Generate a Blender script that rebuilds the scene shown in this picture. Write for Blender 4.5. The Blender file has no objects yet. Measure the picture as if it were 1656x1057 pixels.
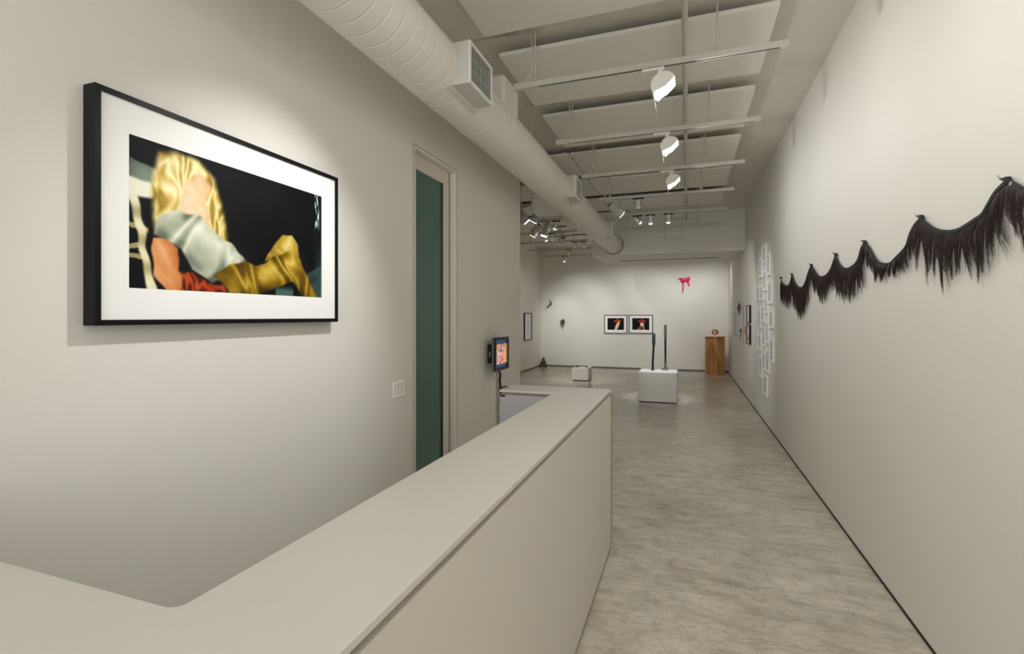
import bpy, math, random
from mathutils import Vector, Matrix, Quaternion, noise
random.seed(7)
col = bpy.context.scene.collection
PI = math.pi
# ---------------------------------------------------------------- room measurements (metres)
XR, XL, XG = 1.104, -2.0, -4.43          # right wall, near left wall, far gallery left wall
YB, YE, YF = 15.3, 5.96, -3.2            # back wall, end of near left wall, wall behind the viewer
ZC, H = 3.77, 1.6                        # ceiling, eye height
F, TH = 800.0, math.atan(283/800)
CT, ST = math.cos(TH), math.sin(TH)

def on_x(px, py, X):
    """point of the plane x = X seen at pixel (px, py) of the 1656x1057 photograph"""
    d = F*X/(CT*(px-1111.0))
    return Vector((X, (d + X*ST)/CT, H - (py-511.0)*d/F))
def on_y(px, py, Y):
    k = (px-1111.0)*CT/F
    X = k*Y*CT/(1+k*ST)
    d = Y*CT - X*ST
    return Vector((X, Y, H - (py-511.0)*d/F))

# ---------------------------------------------------------------- materials
def lin(c):
    return tuple(((v/255)/12.92 if v/255 <= .04045 else ((v/255+.055)/1.055)**2.4) for v in c)
def mat(name, rgb, rough=.5, metal=0, var=.04, scale=6, bump=0, bscale=60, coat=0, spec=.5, emit=0, srgb=True):
    m = bpy.data.materials.new(name); m.use_nodes = True
    nt = m.node_tree; b = nt.nodes['Principled BSDF']
    c = lin(rgb) if srgb else rgb
    b.inputs['Roughness'].default_value = rough
    b.inputs['Metallic'].default_value = metal
    b.inputs['Coat Weight'].default_value = coat
    b.inputs['Specular IOR Level'].default_value = spec
    tc = nt.nodes.new('ShaderNodeTexCoord')
    nz = nt.nodes.new('ShaderNodeTexNoise'); nz.inputs['Scale'].default_value = scale; nz.inputs['Detail'].default_value = 4
    nt.links.new(tc.outputs['Object'], nz.inputs['Vector'])
    mx = nt.nodes.new('ShaderNodeMix'); mx.data_type = 'RGBA'
    mx.inputs[6].default_value = tuple(v*(1-var) for v in c)+(1,)
    mx.inputs[7].default_value = tuple(min(1, v*(1+var)) for v in c)+(1,)
    nt.links.new(nz.outputs['Fac'], mx.inputs[0]); nt.links.new(mx.outputs[2], b.inputs['Base Color'])
    if bump:
        n2 = nt.nodes.new('ShaderNodeTexNoise'); n2.inputs['Scale'].default_value = bscale
        nt.links.new(tc.outputs['Object'], n2.inputs['Vector'])
        bp = nt.nodes.new('ShaderNodeBump'); bp.inputs['Strength'].default_value = bump; bp.inputs['Distance'].default_value = .01
        nt.links.new(n2.outputs['Fac'], bp.inputs['Height']); nt.links.new(bp.outputs['Normal'], b.inputs['Normal'])
    if emit:
        b.inputs['Emission Color'].default_value = (1, .97, .93, 1); b.inputs['Emission Strength'].default_value = emit
    return m
def col_mat(name, rough=.4, coat=0, emit=0):
    m = bpy.data.materials.new(name); m.use_nodes = True
    nt = m.node_tree; b = nt.nodes['Principled BSDF']
    a = nt.nodes.new('ShaderNodeAttribute'); a.attribute_name = 'Col'
    b.inputs['Roughness'].default_value = rough; b.inputs['Coat Weight'].default_value = coat
    if emit:
        b.inputs['Base Color'].default_value = (.01, .01, .01, 1)
        nt.links.new(a.outputs['Color'], b.inputs['Emission Color']); b.inputs['Emission Strength'].default_value = emit
    else:
        nt.links.new(a.outputs['Color'], b.inputs['Base Color'])
    return m
def floor_mat():
    m = bpy.data.materials.new('polished_concrete'); m.use_nodes = True
    nt = m.node_tree; N = nt.nodes.new; L = nt.links.new; b = nt.nodes['Principled BSDF']
    tc = N('ShaderNodeTexCoord')
    def nz(scale, detail, rough=.6, dist=0, sc=(1, 1, 1)):
        mp = N('ShaderNodeMapping'); mp.inputs['Scale'].default_value = sc
        L(tc.outputs['Object'], mp.inputs['Vector'])
        n = N('ShaderNodeTexNoise'); n.inputs['Scale'].default_value = scale; n.inputs['Detail'].default_value = detail
        n.inputs['Roughness'].default_value = rough; n.inputs['Distortion'].default_value = dist
        L(mp.outputs['Vector'], n.inputs['Vector']); return n.outputs['Fac']
    def ramp(f, stops):
        r = N('ShaderNodeValToRGB'); L(f, r.inputs['Fac'])
        while len(r.color_ramp.elements) < len(stops): r.color_ramp.elements.new(.5)
        for e, (p, c) in zip(r.color_ramp.elements, stops):
            e.position = p; e.color = c if len(c) == 4 else tuple(c)+(1,)
        return r.outputs['Color']
    def mix(f, a, c, mode='MIX'):
        x = N('ShaderNodeMix'); x.data_type = 'RGBA'; x.blend_type = mode
        if isinstance(f, float): x.inputs[0].default_value = f
        else: L(f, x.inputs[0])
        L(a, x.inputs[6])
        if isinstance(c, tuple): x.inputs[7].default_value = c
        else: L(c, x.inputs[7])
        return x.outputs[2]
    base = ramp(nz(1.3, 8, .65, .25), [(.3, lin((186, 179, 164))), (.5, lin((204, 198, 184))), (.7, lin((216, 211, 198)))])
    strokes = ramp(nz(3.2, 10, .74, .6, (.8, 2.6, 1)), [(.34, (.72, .71, .68)), (.56, (1, 1, 1)), (.72, (1.03, 1.03, 1.02))])
    c1 = mix(.85, base, strokes, 'MULTIPLY')
    swirl = ramp(nz(6.5, 12, .8, 1.1, (.7, 2.2, 1)), [(.38, (.76, .75, .72)), (.5, (.97, .97, .96)), (.62, (1.08, 1.07, 1.05))])
    c1 = mix(.8, c1, swirl, 'MULTIPLY')
    mott = ramp(nz(8, 12, .78, .2), [(.36, (.74, .73, .71)), (.5, (.96, .96, .95)), (.64, (1.05, 1.05, 1.04))])
    c1 = mix(.8, c1, mott, 'MULTIPLY')
    fine = ramp(nz(28, 8, .8, .2), [(.3, (.84, .83, .81)), (.55, (1, 1, 1)), (.8, (1.03, 1.03, 1.03))])
    c2 = mix(.7, c1, fine, 'MULTIPLY')
    # hairline cracks running across the slab
    sep = N('ShaderNodeSeparateXYZ'); L(tc.outputs['Object'], sep.inputs[0])
    def M(op, a, c):
        x = N('ShaderNodeMath'); x.operation = op
        for i, v in enumerate((a, c)):
            if isinstance(v, (int, float)): x.inputs[i].default_value = v
            else: L(v, x.inputs[i])
        return x.outputs[0]
    wob = M('MULTIPLY', M('SUBTRACT', nz(2.6, 6, .6), .5), .38)
    yy = M('ADD', M('SUBTRACT', sep.outputs['Y'], wob), 0.0)
    cr = None
    for y0, slope, w in ((2.71, .03, .0022), (7.35, -.1, .003)):
        t = M('ABSOLUTE', M('SUBTRACT', M('SUBTRACT', yy, M('MULTIPLY', sep.outputs['X'], slope)), y0), 0)
        k = M('LESS_THAN', t, w)
        cr = k if cr is None else M('MAXIMUM', cr, k)
    crf = M('MULTIPLY', cr, .5)
    c3 = mix(crf, c2, (.12, .11, .09, 1))
    L(c3, b.inputs['Base Color'])
    rg = N('ShaderNodeMapRange'); rg.inputs['To Min'].default_value = .17; rg.inputs['To Max'].default_value = .3
    L(nz(2.5, 4, .5), rg.inputs['Value']); L(rg.outputs[0], b.inputs['Roughness'])
    b.inputs['Specular IOR Level'].default_value = .5
    return m
def wood_mat():
    m = bpy.data.materials.new('oiled_walnut_veneer'); m.use_nodes = True
    nt = m.node_tree; N = nt.nodes.new; L = nt.links.new; b = nt.nodes['Principled BSDF']
    tc = N('ShaderNodeTexCoord'); mp = N('ShaderNodeMapping'); mp.inputs['Scale'].default_value = (6, 6, .7)
    L(tc.outputs['Object'], mp.inputs['Vector'])
    n = N('ShaderNodeTexNoise'); n.inputs['Scale'].default_value = 1.6; n.inputs['Detail'].default_value = 6; n.inputs['Distortion'].default_value = 1.4
    L(mp.outputs['Vector'], n.inputs['Vector'])
    r = N('ShaderNodeValToRGB'); L(n.outputs['Fac'], r.inputs['Fac'])
    e = r.color_ramp.elements; e[0].position = .3; e[0].color = lin((134, 90, 50))+(1,); e[1].position = .7; e[1].color = lin((208, 160, 104))+(1,)
    x = e.new(.5); x.color = lin((180, 128, 76))+(1,)
    L(r.outputs['Color'], b.inputs['Base Color']); b.inputs['Roughness'].default_value = .4
    return m

WALL = mat('warm_white_wall_paint', (226, 223, 216), .6, var=.008, scale=1.5, bump=.04, bscale=45)
CEIL = mat('ceiling_paint', (216, 212, 204), .7, var=.01, scale=1)
PANEL = mat('fabric_acoustic_panel', (230, 226, 219), .85, var=.012, scale=3, bump=.15, bscale=300)
PANEL_EDGE = mat('panel_edge_wrap', (200, 190, 178), .8)
DUCT = mat('painted_duct', (226, 222, 214), .45, var=.015, scale=3)
DUCTBOX = mat('painted_duct_boot', (200, 198, 192), .45, var=.01)
SOLID = mat('solid_surface_worktop', (210, 206, 200), .38, var=.03, scale=2.5)
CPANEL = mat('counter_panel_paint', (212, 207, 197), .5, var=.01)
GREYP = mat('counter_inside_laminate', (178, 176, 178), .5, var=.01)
DARKGAP = mat('shadow_gap_black', (38, 34, 30), .8)
BASEM = mat('dark_grey_base_strip', (92, 88, 80), .5)
BLACK = mat('satin_black_wood', (8, 8, 9), .4, var=.05, spec=.2)
BLACKP = mat('black_plastic', (16, 16, 17), .3)
GREYPL = mat('grey_plastic', (110, 108, 104), .35)
WHITE = mat('white_enamel', (232, 230, 224), .35, var=.01)
WHITED = mat('white_plastic', (248, 247, 243), .3, var=.01)
MATB = mat('white_window_mat', (243, 243, 241), .8, var=.005)
PAPER = mat('pale_paper', (226, 226, 222), .8, var=.03, scale=20)
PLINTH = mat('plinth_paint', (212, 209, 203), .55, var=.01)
PLTOP = mat('pale_lit_top_paint', (232, 233, 234), .5, var=.005)  # plinth paint lightened for light from above; also the pedestal's pale top
SILVER = mat('brushed_aluminium', (236, 236, 236), .3, .2, var=.05)
STEEL = mat('dull_steel', (96, 94, 88), .4, .8)
TEAL = mat('frosted_teal_glass', (80, 110, 100), .32, var=.06, scale=1.2, spec=.6)
GRILLE = mat('grille_shadow', (14, 14, 14), .6)
SLATM = mat('grille_slats', (205, 205, 200), .4, .3)
TROD = mat('track_paint', (192, 188, 181), .4, var=.01)
LENS = mat('lit_lamp_glass', (255, 250, 240), .3, emit=14)
FLOODL = mat('lit_flood_glass', (255, 250, 240), .3, emit=16)
LENSD = mat('dim_lamp_glass', (240, 236, 225), .3, emit=1.5)
BAND = mat('black_elastic_band', (17, 20, 19), .6, var=.2, scale=80)
PINK = mat('crimson_glossy_resin', (224, 20, 84), .3, var=.15, scale=20, coat=.4)
BARK = mat('dark_bark', (70, 58, 46), .8, var=.5, scale=30, bump=.6, bscale=60)
TWIG = mat('pale_twig', (130, 110, 84), .8, var=.4, scale=40)
FEATHER = mat('grey_brown_feathers', (104, 88, 72), .7, var=.7, scale=30)
BRONZE = mat('black_patina', (34, 32, 31), .35, .3, var=.3, scale=20)
WRAPG = mat('grey_string_wrap', (104, 102, 100), .7, var=.5, scale=60)
WRAPB = mat('blue_grey_wrap', (86, 112, 124), .6, var=.7, scale=25)
ORANGE = mat('orange_glaze', (236, 92, 36), .3, var=.1, scale=20, coat=.5)
BLOND = mat('honey_hair', (158, 122, 66), .5, var=.5, scale=50)
WOOD = wood_mat(); CONC = floor_mat()
def hair_mat():
    m = mat('dark_brown_hair', (46, 31, 27), .36, var=.6, scale=25, spec=.5)
    return m
HAIR = hair_mat()
PRINT = col_mat('colour_print', .55)
PRINT.node_tree.nodes['Principled BSDF'].inputs['Specular IOR Level'].default_value = .15
SCREEN = col_mat('lit_screen', .2, emit=.75)

# ---------------------------------------------------------------- mesh helper
class MB:
    def __init__(s): s.v = []; s.f = []; s.m = []; s.sm = []
    def add(s, vs, fs, mi=0, smooth=False):
        o = len(s.v); s.v += [tuple(v) for v in vs]
        for f in fs: s.f.append(tuple(i+o for i in f)); s.m.append(mi); s.sm.append(smooth)
    def box(s, lo, hi, mi=0, bev=0, rot=None, piv=None):
        x0, y0, z0 = lo; x1, y1, z1 = hi
        if bev:
            b = bev; vs = []; 
            for z, t in ((z0, b), (z0+b, 0), (z1-b, 0), (z1, b)):
                xa, xb, ya, yb = x0+t, x1-t, y0+t, y1-t
                c = b if t == 0 else b*.4
                vs += [(xa+c, ya, z), (xb-c, ya, z), (xb, ya+c, z), (xb, yb-c, z), (xb-c, yb, z), (xa+c, yb, z), (xa, yb-c, z), (xa, ya+c, z)]
            fs = [tuple(range(7, -1, -1)), tuple(range(24, 32))]
            for r in range(3):
                for i in range(8):
                    j = (i+1) % 8
                    fs.append((r*8+i, r*8+j, r*8+8+j, r*8+8+i))
        else:
            vs = [(x0,y0,z0),(x1,y0,z0),(x1,y1,z0),(x0,y1,z0),(x0,y0,z1),(x1,y0,z1),(x1,y1,z1),(x0,y1,z1)]
            fs = [(0,3,2,1),(4,5,6,7),(0,1,5,4),(1,2,6,5),(2,3,7,6),(3,0,4,7)]
        if rot is not None:
            p = Vector(piv or (0,0,0)); vs = [rot @ (Vector(v)-p) + p for v in vs]
        s.add(vs, fs, mi)
    def prism(s, poly, z0, z1, mi=0):
        n = len(poly)
        vs = [(x, y, z0) for x, y in poly]+[(x, y, z1) for x, y in poly]
        s.add(vs, [tuple(range(n-1, -1, -1)), tuple(range(n, 2*n))]+[(i, (i+1) % n, (i+1) % n+n, i+n) for i in range(n)], mi)
    def tube(s, pts, r, n=12, mi=0, caps=True, flat=None):
        pts = [Vector(p) for p in pts]; rs = r if isinstance(r, (list, tuple)) else [r]*len(pts)
        vs = []; prev = None
        for i, p in enumerate(pts):
            t = (pts[min(i+1, len(pts)-1)]-pts[max(i-1, 0)]).normalized()
            if prev is None:
                a = Vector((0, 0, 1)) if abs(t.z) < .9 else Vector((1, 0, 0))
                u = (a - t*a.dot(t)).normalized()
            else:
                u = (prev - t*prev.dot(t)).normalized()
            prev = u; w = t.cross(u)
            for k in range(n):
                a = 2*PI*k/n
                q = (u*math.cos(a)+w*math.sin(a))*rs[i]
                if flat: q = Vector((q.x*flat[0], q.y*flat[1], q.z*flat[2]))
                vs.append(p+q)
        fs = [(i*n+k, i*n+(k+1) % n, (i+1)*n+(k+1) % n, (i+1)*n+k) for i in range(len(pts)-1) for k in range(n)]
        s.add(vs, fs, mi, True)
        if caps:
            m = len(pts)-1
            s.add(vs[:n], [tuple(range(n-1, -1, -1))], mi); s.add(vs[m*n:], [tuple(range(n))], mi)
    def ball(s, c, r, mi=0, n=12, jit=0):
        c = Vector(c); rr = r if hasattr(r, '__len__') else (r, r, r); vs = []
        for i in range(1, n//2+1):
            th = PI*i/(n//2+1)
            for k in range(n):
                a = 2*PI*k/n
                d = Vector((math.sin(th)*math.cos(a), math.sin(th)*math.sin(a), math.cos(th)))
                q = 1+jit*noise.noise(d*3+c*40)
                vs.append((c.x+d.x*rr[0]*q, c.y+d.y*rr[1]*q, c.z+d.z*rr[2]*q))
        R = n//2
        fs = [(i*n+k, (i+1)*n+k, (i+1)*n+(k+1) % n, i*n+(k+1) % n) for i in range(R-1) for k in range(n)]
        vs += [(c.x, c.y, c.z+rr[2]), (c.x, c.y, c.z-rr[2])]
        fs += [(R*n, k, (k+1) % n) for k in range(n)]+[(R*n+1, (R-1)*n+(k+1) % n, (R-1)*n+k) for k in range(n)]
        s.add(vs, fs, mi, True)
    def build(s, name, mats, parent=None, colors=None):
        me = bpy.data.meshes.new(name); me.from_pydata(s.v, [], s.f)
        for m in (mats if isinstance(mats, (list, tuple)) else [mats]): me.materials.append(m)
        me.polygons.foreach_set('material_index', s.m); me.polygons.foreach_set('use_smooth', s.sm)
        if colors:
            ca = me.color_attributes.new('Col', 'FLOAT_COLOR', 'POINT')
            ca.data.foreach_set('color', [x for c in colors for x in (c[0], c[1], c[2], 1)])
        me.update(); o = bpy.data.objects.new(name, me); col.objects.link(o)
        if parent: o.parent = parent
        return o
def tag(o, label=None, cat=None, group=None, kind=None):
    if label: o['label'] = label
    if cat: o['category'] = cat
    if group: o['group'] = group
    if kind: o['kind'] = kind
    return o
def empty(name, loc, label, cat, group=None):
    o = bpy.data.objects.new(name, None); col.objects.link(o); o.location = loc; o.empty_display_size = .1
    return tag(o, label, cat, group)
def kids(o): return [c for c in bpy.data.objects if c.parent == o]
def copy_tree(o, parent=None):
    c = o.copy(); col.objects.link(c)
    if parent: c.parent = parent
    for k in kids(o): copy_tree(k, c)
    return c
def struct(mb, name, m): 
    o = mb.build(name, m); o['kind'] = 'structure'; return o

# ---------------------------------------------------------------- room shell
b = MB(); b.box((XG-.2, YF-.2, -.1), (XR+.2, YB+.2, 0)); struct(b, 'floor', CONC)
b = MB(); b.box((XG-.2, YF-.2, ZC), (XR+.2, YB+.2, ZC+.1)); struct(b, 'ceiling', CEIL)
b = MB(); b.box((XR, YF-.2, 0), (XR+.15, YB+.2, ZC)); struct(b, 'wall_right', WALL)
b = MB(); b.box((XG-.15, YB, 0), (XR, YB+.15, ZC)); struct(b, 'wall_back', WALL)
b = MB(); b.box((XG-.15, YE-.14, 0), (XG, YB, ZC)); struct(b, 'wall_far_left', WALL)
D0, D1, DZ = 3.387, 4.105, 2.91
b = MB()
b.box((XL-.14, YF, 0), (XL, D0, ZC)); b.box((XL-.14, D1, 0), (XL, YE, ZC)); b.box((XL-.14, D0, DZ), (XL, D1, ZC))
b.box((XG, YE-.14, 0), (XL-.14, YE, ZC))
struct(b, 'wall_left', WALL)
b = MB()   # wall behind the viewer with a wide opening invented for fill light
b.box((XL-.14, YF-.15, 0), (XR, YF, .5)); b.box((XL-.14, YF-.15, 3.2), (XR, YF, ZC))
b.box((XL-.14, YF-.15, .5), (XL+.25, YF, 3.2)); b.box((XR-.25, YF-.15, .5), (XR, YF, 3.2))
struct(b, 'wall_front', WALL)
# base strips (right and near left: shadow gap put in as dark colour; others dark grey)
b = MB(); b.box((XR-.004, YF, 0), (XR, YB, .016)); struct(b, 'baseboard_right', DARKGAP)
b = MB(); b.box((XG, YB-.006, 0), (XR-.004, YB, .045)); struct(b, 'baseboard_back', BASEM)
b = MB(); b.box((XG, YE, 0), (XG+.006, YB-.006, .04)); struct(b, 'baseboard_far_left', BASEM)
b = MB(); b.box((XL, YF, 0), (XL+.004, D0-.03, .016)); b.box((XL, D1+.03, 0), (XL+.004, YE, .016)); struct(b, 'baseboard_left', DARKGAP)
# thin reveal line round the door opening
b = MB(); g = .03; w = .004
b.box((XL, D0-g, 0), (XL+.0015, D0-g+w, DZ+g)); b.box((XL, D1+g-w, 0), (XL+.0015, D1+g, DZ+g)); b.box((XL, D0-g, DZ+g-w), (XL+.0015, D1+g, DZ+g))
struct(b, 'trim_1', mat('reveal_line_shadow', (120, 110, 98), .8))
# door leaf
XD = XL-.054
b = MB(); st, zt = .105, 2.785
b.box((XD-.04, D0+.004, .01), (XD, D0+st, DZ-.004)); b.box((XD-.04, D1-st-.035, .01), (XD, D1-.03, DZ-.004))
b.box((XD-.04, D0+st, zt), (XD, D1-st-.035, DZ-.004)); b.box((XD-.04, D0+st, .01), (XD, D1-st-.035, .2))
dr = struct(b, 'door_1', mat('door_paint', (214, 206, 192), .45, var=.01))
b = MB(); b.box((XD-.026, D0+st-.004, .195), (XD-.014, D1-st-.031, zt+.004)); gl = b.build('glass_pane', TEAL, dr); gl['label'] = 'frosted teal glass pane'
b = MB(); b.box((XD-.012, D1-st-.052, .2), (XD-.001, D1-st-.035, zt)); b.build('glazing_bead', STEEL, dr)
b = MB(); b.box((XD-.05, D1-.03, 0), (XL-.058, D1-.012, DZ-.002)); struct(b, 'trim_2', mat('bronze_door_seal', (74, 62, 52), .5))
b = MB(); b.box((XD-.1, D0-.05, 0), (XD-.08, D1+.05, DZ+.05)); struct(b, 'unlit_room_backing', mat('unlit_room_board', (40, 44, 42), .8))  # dark board stands in for the unlit room behind the glass

# soffit across the gallery
b = MB(); b.box((-1.98, 10.95, 2.93), (XR, 12.7, ZC)); struct(b, 'ceiling_soffit', WALL)
b = MB()
p0, p1 = on_y(1074.7, 354, 10.95), on_y(1103.7, 385, 10.95)
for (xa, xb, za, zb) in ((p0.x, p1.x, p0.z, p0.z-.012), (p0.x, p1.x, p1.z+.012, p1.z), (p0.x, p0.x+.012, p0.z, p1.z), (p1.x-.012, p1.x, p0.z, p1.z)):
    b.box((min(xa, xb), 10.947, min(za, zb)), (max(xa, xb), 10.95, max(za, zb)))
struct(b, 'trim_4', mat('access_panel_joint', (186, 180, 168), .8))
r = empty('linear_slot_diffuser', (-.43, 12.14, 2.93), 'long thin dark slot air diffuser under the soffit before the back wall', 'air diffuser')
b = MB(); b.box((-1.12, -.075, -.002), (1.12, -.062, 0)); b.box((-1.12, .062, -.002), (1.12, .075, 0)); b.box((-1.12, -.062, -.002), (-1.1, .062, 0)); b.box((1.1, -.062, -.002), (1.12, .062, 0)); b.build('frame', TROD, r)
b = MB(); b.box((-1.1, -.062, -.003), (1.1, .062, 0)); b.build('slot', mat('diffuser_slot', (62, 56, 46), .6), r)

# ---------------------------------------------------------------- acoustic panels
rows = 'nearest the viewer,second from the viewer,third from the viewer,fourth from the viewer,fifth from the viewer,sixth from the viewer'.split(',')
def panel(x0, x1, y0, label, grp):
    cx, cy = (x0+x1)/2, y0+.49; zz = ZC-.07
    b = MB(); hx = (x1-x0)/2; t = .032
    b.box((-hx, -.49, -t), (hx, .49, 0), 0, .002)
    o = b.build('acoustic_panel', PANEL); o.location = (cx, cy, zz)
    tag(o, label, 'acoustic panel', grp)
    for sx in (-.6*hx, .6*hx):
        for sy in (-.3, .3):
            c = MB(); c.box((sx-.03, sy-.03, 0), (sx+.03, sy+.03, .07)); c.build('standoff', PANEL_EDGE, o)
    return o
PY = [2.415+1.274*k for k in range(9)]
for k in range(6):
    where = ['cut by the top edge of the view', 'above the first whole track rail', 'above the second track rail', 'above the third track rail', 'above the fourth track rail', 'last before the soffit'][k]
    panel(-1.415, .585, PY[k], f'off-white rectangular ceiling panel right of the duct, {where}', 'acoustic panels over the corridor')
for k in range(3, 9):
    where = {3: 'nearest, mostly behind the round duct', 4: 'second row past the left wall end', 5: 'third row past the left wall end', 6: 'fourth row past the left wall end', 7: 'fifth row past the left wall end', 8: 'farthest row, near the back wall'}[k]
    if k == 3: panel(-1.98, -1.43, PY[k], 'off-white ceiling panel glimpsed beside and behind the round duct', 'acoustic panels over the left gallery')
    else: panel(-3.45, -1.43-.6*(k > 6), PY[k], f'off-white ceiling panel left of the round duct, {where}', 'acoustic panels over the left gallery')

# ---------------------------------------------------------------- main duct
DX, DZc, DR = -1.51, 3.157, .195
b = MB(); pts = []; rs = []
y = -3.1
while y < 10.8:
    for dy, dr in ((-.012, 0), (-.002, 0), (0, -.0010), (.002, -.0010), (.004, 0), (.014, 0)):
        pts.append((DX, y+dy, DZc)); rs.append(DR+dr)
    y += .105
pts.append((DX, 10.945, DZc)); rs.append(DR)
n = 64; vs = []
for (px_, py_, pz_), rr in zip(pts, rs):
    for kk in range(n):
        a = 2*PI*kk/n
        vs.append((px_+rr*math.cos(a), py_+.105*kk/n, pz_+rr*math.sin(a)))
fs = [(i*n+q, (i+1)*n+q, (i+1)*n+(q+1) % n, i*n+(q+1) % n) for i in range(len(pts)-1) for q in range(n-1)]
# helical seam: last column joins the next ridge
fs += [(i*n+n-1, (i+1)*n+n-1, (i+7)*n, (i+6)*n) for i in range(len(pts)-7)]
vs = [(v[0], min(v[1], 10.945), v[2]) for v in vs]
b.add(vs, fs, 0, True)
duct = b.build('round_air_duct', DUCT)
tag(duct, 'large white spiral round air duct running along the ceiling to the soffit', 'air duct')
for yy, dr_ in ((6.42, .003), (3.4, .0012)):
    b = MB(); b.tube([(DX, yy, DZc), (DX, yy+.02, DZc)], DR+dr_, 64, 0); b.build('joint_band', DUCT, duct)
b = MB(); b.tube([(DX, 10.925, DZc), (DX, 10.949, DZc)], DR+.012, 48); o = b.build('collar', BLACKP, duct); o['label'] = 'black gasket ring where the duct meets the soffit'
b = MB()
b.box((DX-.06, 3.62, DZc+.1), (-1.345, 3.97, 3.5), 0, .02)
b.build('takeoff', DUCT, duct)
b = MB()   # branch to the left with its bulging elbow
b.box((DX-.62, 6.9, DZc-.05), (DX-.05, 7.25, DZc+.2), 0, .004)
b.build('branch', DUCT, duct)
b = MB(); b.tube([(DX-.02, 7.15, DZc-.02), (DX-.12, 7.4, DZc-.04), (DX-.18, 7.6, DZc-.02)], [.17, .19, .16], 24); b.build('elbow', DUCT, duct)
for yy in (.4, 4.79, 7.37):
    b = MB(); b.tube([(DX+.02, yy, DZc+DR-.01), (DX+.02, yy, ZC)], .006, 8); b.build('hanger_rod', TROD, duct)
def boot():
    r = empty('air_grille_boot', (0, 0, 0), 'x', 'air grille', 'supply grilles along the duct')
    b = MB(); b.box((-.2, -.185, -.13), (-.004, .185, .13), 0, .003)
    b.build('housing', DUCTBOX, r)
    b = MB(); R_ = Matrix.Rotation(-.72, 3, 'Y'); b.box((-.014, -.205, -.001), (.014, .205, .001), rot=R_); o = b.build('flange', DUCTBOX, r); o.location = (-.26+.195*math.cos(.86), 0, -.195*math.sin(.86)-.001)
    b = MB(); w = .022
    b.box((-.004, -.185, -.13), (.006, .185, -.13+w)); b.box((-.004, -.185, .13-w), (.006, .185, .13))
    b.box((-.004, -.185, -.13+w), (.006, -.185+w, .13-w)); b.box((-.004, .185-w, -.13+w), (.006, .185, .13-w)); b.build('frame', WHITE, r)
    b = MB(); b.box((-.004, -.163, -.108), (-.001, .163, .108)); b.build('opening', GRILLE, r)
    b = MB(); R = Matrix.Rotation(.5, 3, 'Z')
    for i in range(12):
        yy = -.149+i*.298/11
        b.box((-.001, yy-.003, -.108), (.004, yy+.003, .108))
    for z in (-.035, .035): b.box((-.001, -.163, z-.001), (.001, .163, z+.001))
    b.build('blade', SLATM, r)
    return r
bt = boot(); bt.location = (-1.25, 2.935, 3.153)
bt['label'] = 'nearest square louvred air grille box on the side of the round duct'
for yy, lab in ((5.985, 'middle louvred air grille box halfway down the round duct'), (9.1, 'farthest louvred air grille box where the duct meets the soffit')):
    c = copy_tree(bt); c.location = (-1.25, yy, 3.153); c['label'] = lab
c = copy_tree(bt); c.location = (-2.15, 7.07, 3.26); c.rotation_euler.z = PI; c.scale = (.5, .8, .8); c['label'] = 'small grille box on the left branch behind the duct'

# ---------------------------------------------------------------- sprinkler pipe
r = empty('sprinkler_pipe', (-.015, 0, 3.6), 'long white sprinkler pipe running lengthwise under the ceiling panels', 'pipe')
b = MB(); b.tube([(0, YF, 0), (0, 10.95, 0)], .02, 16); b.build('pipe', TROD, r)
for yy in (3.02, 5.35, 8.0, 10.6): b = MB(); b.tube([(0, yy, 0), (0, yy+.05, 0)], .027, 16); b.build('coupling', TROD, r)
for yy in (1.9, 4.76, 7.37, 9.9):
    b = MB(); b.tube([(.0, yy, .02), (.0, yy, ZC-3.6)], .005, 8); b.tube([(0, yy-.006, -.0), (0, yy+.006, 0)], .028, 16); b.build('pipe_hanger', TROD, r)
for yy in (2.82, 5.62, 9.05):
    s = MB(); s.tube([(0, yy, -.018), (0, yy, -.05)], .009, 8); s.tube([(0, yy, -.05), (0, yy, -.058)], [.014, .018], 12)
    s.tube([(0, yy, -.03), (0, yy, -.038)], .012, 8, 1)
    o = s.build('sprinkler_head', [TROD, mat('red_bulb_brass', (128, 70, 40), .5)], r); o['label'] = 'brass and red sprinkler head'

# ---------------------------------------------------------------- track rails
ZR = 3.324
def rail(x0, x1, rods, box=True):
    r = empty('track_rail', (0, 0, 0), 'x', 'track rail')
    b = MB(); b.box((x0, -.017, 0), (x1, .017, .04), 0, .002); b.box((x0-.002, -.019, -.003), (x0+.13, .019, .043), 0, .002)
    b.box((x1-.03, -.018, -.001), (x1+.004, .018, .041), 0, .002); b.build('rail', TROD, r)
    b = MB(); b.box((x0+.19, -.005, -.001), (x1-.05, .005, .001)); b.build('slot', DARKGAP, r)
    for x in rods:
        b = MB(); b.tube([(x, 0, .04), (x, 0, ZC-ZR)], .0065, 10); b.tube([(x, 0, .04), (x, 0, .055), (x, 0, .085)], [.024, .016, .012], 12); b.build('rod', TROD, r)
        b = MB(); b.tube([(x, 0, ZC-ZR-.022), (x, 0, ZC-ZR-.012), (x, 0, ZC-ZR)], [.045, .055, .055], 24); b.build('canopy', TROD, r)
    if box:
        x = rods[0]; zt = ZC-ZR
        b = MB(); b.box((x-.21, -.025, zt-.05), (x-.13, .025, zt), 0, .004); b.build('junction_box', TROD, r)
        b = MB(); b.tube([(x-.14, 0, zt-.03), (x-.07, -.005, zt-.03), (x-.03, -.012, zt-.07), (x-.018, -.012, zt-.14), (x-.018, -.012, .16), (x-.03, -.008, .1), (x-.07, 0, .06), (x-.1, 0, .042)], .0065, 8)
        b.tube([(x-.2, 0, zt-.02), (x-.5, 0, zt-.01)], .006, 8); b.build('cable', TROD, r)
    return r
TY = [3.57+1.28*k for k in range(9)]
R0 = rail(-1.243, .61, (-1.08, .19)); R0.location = (0, TY[0], ZR)
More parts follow.
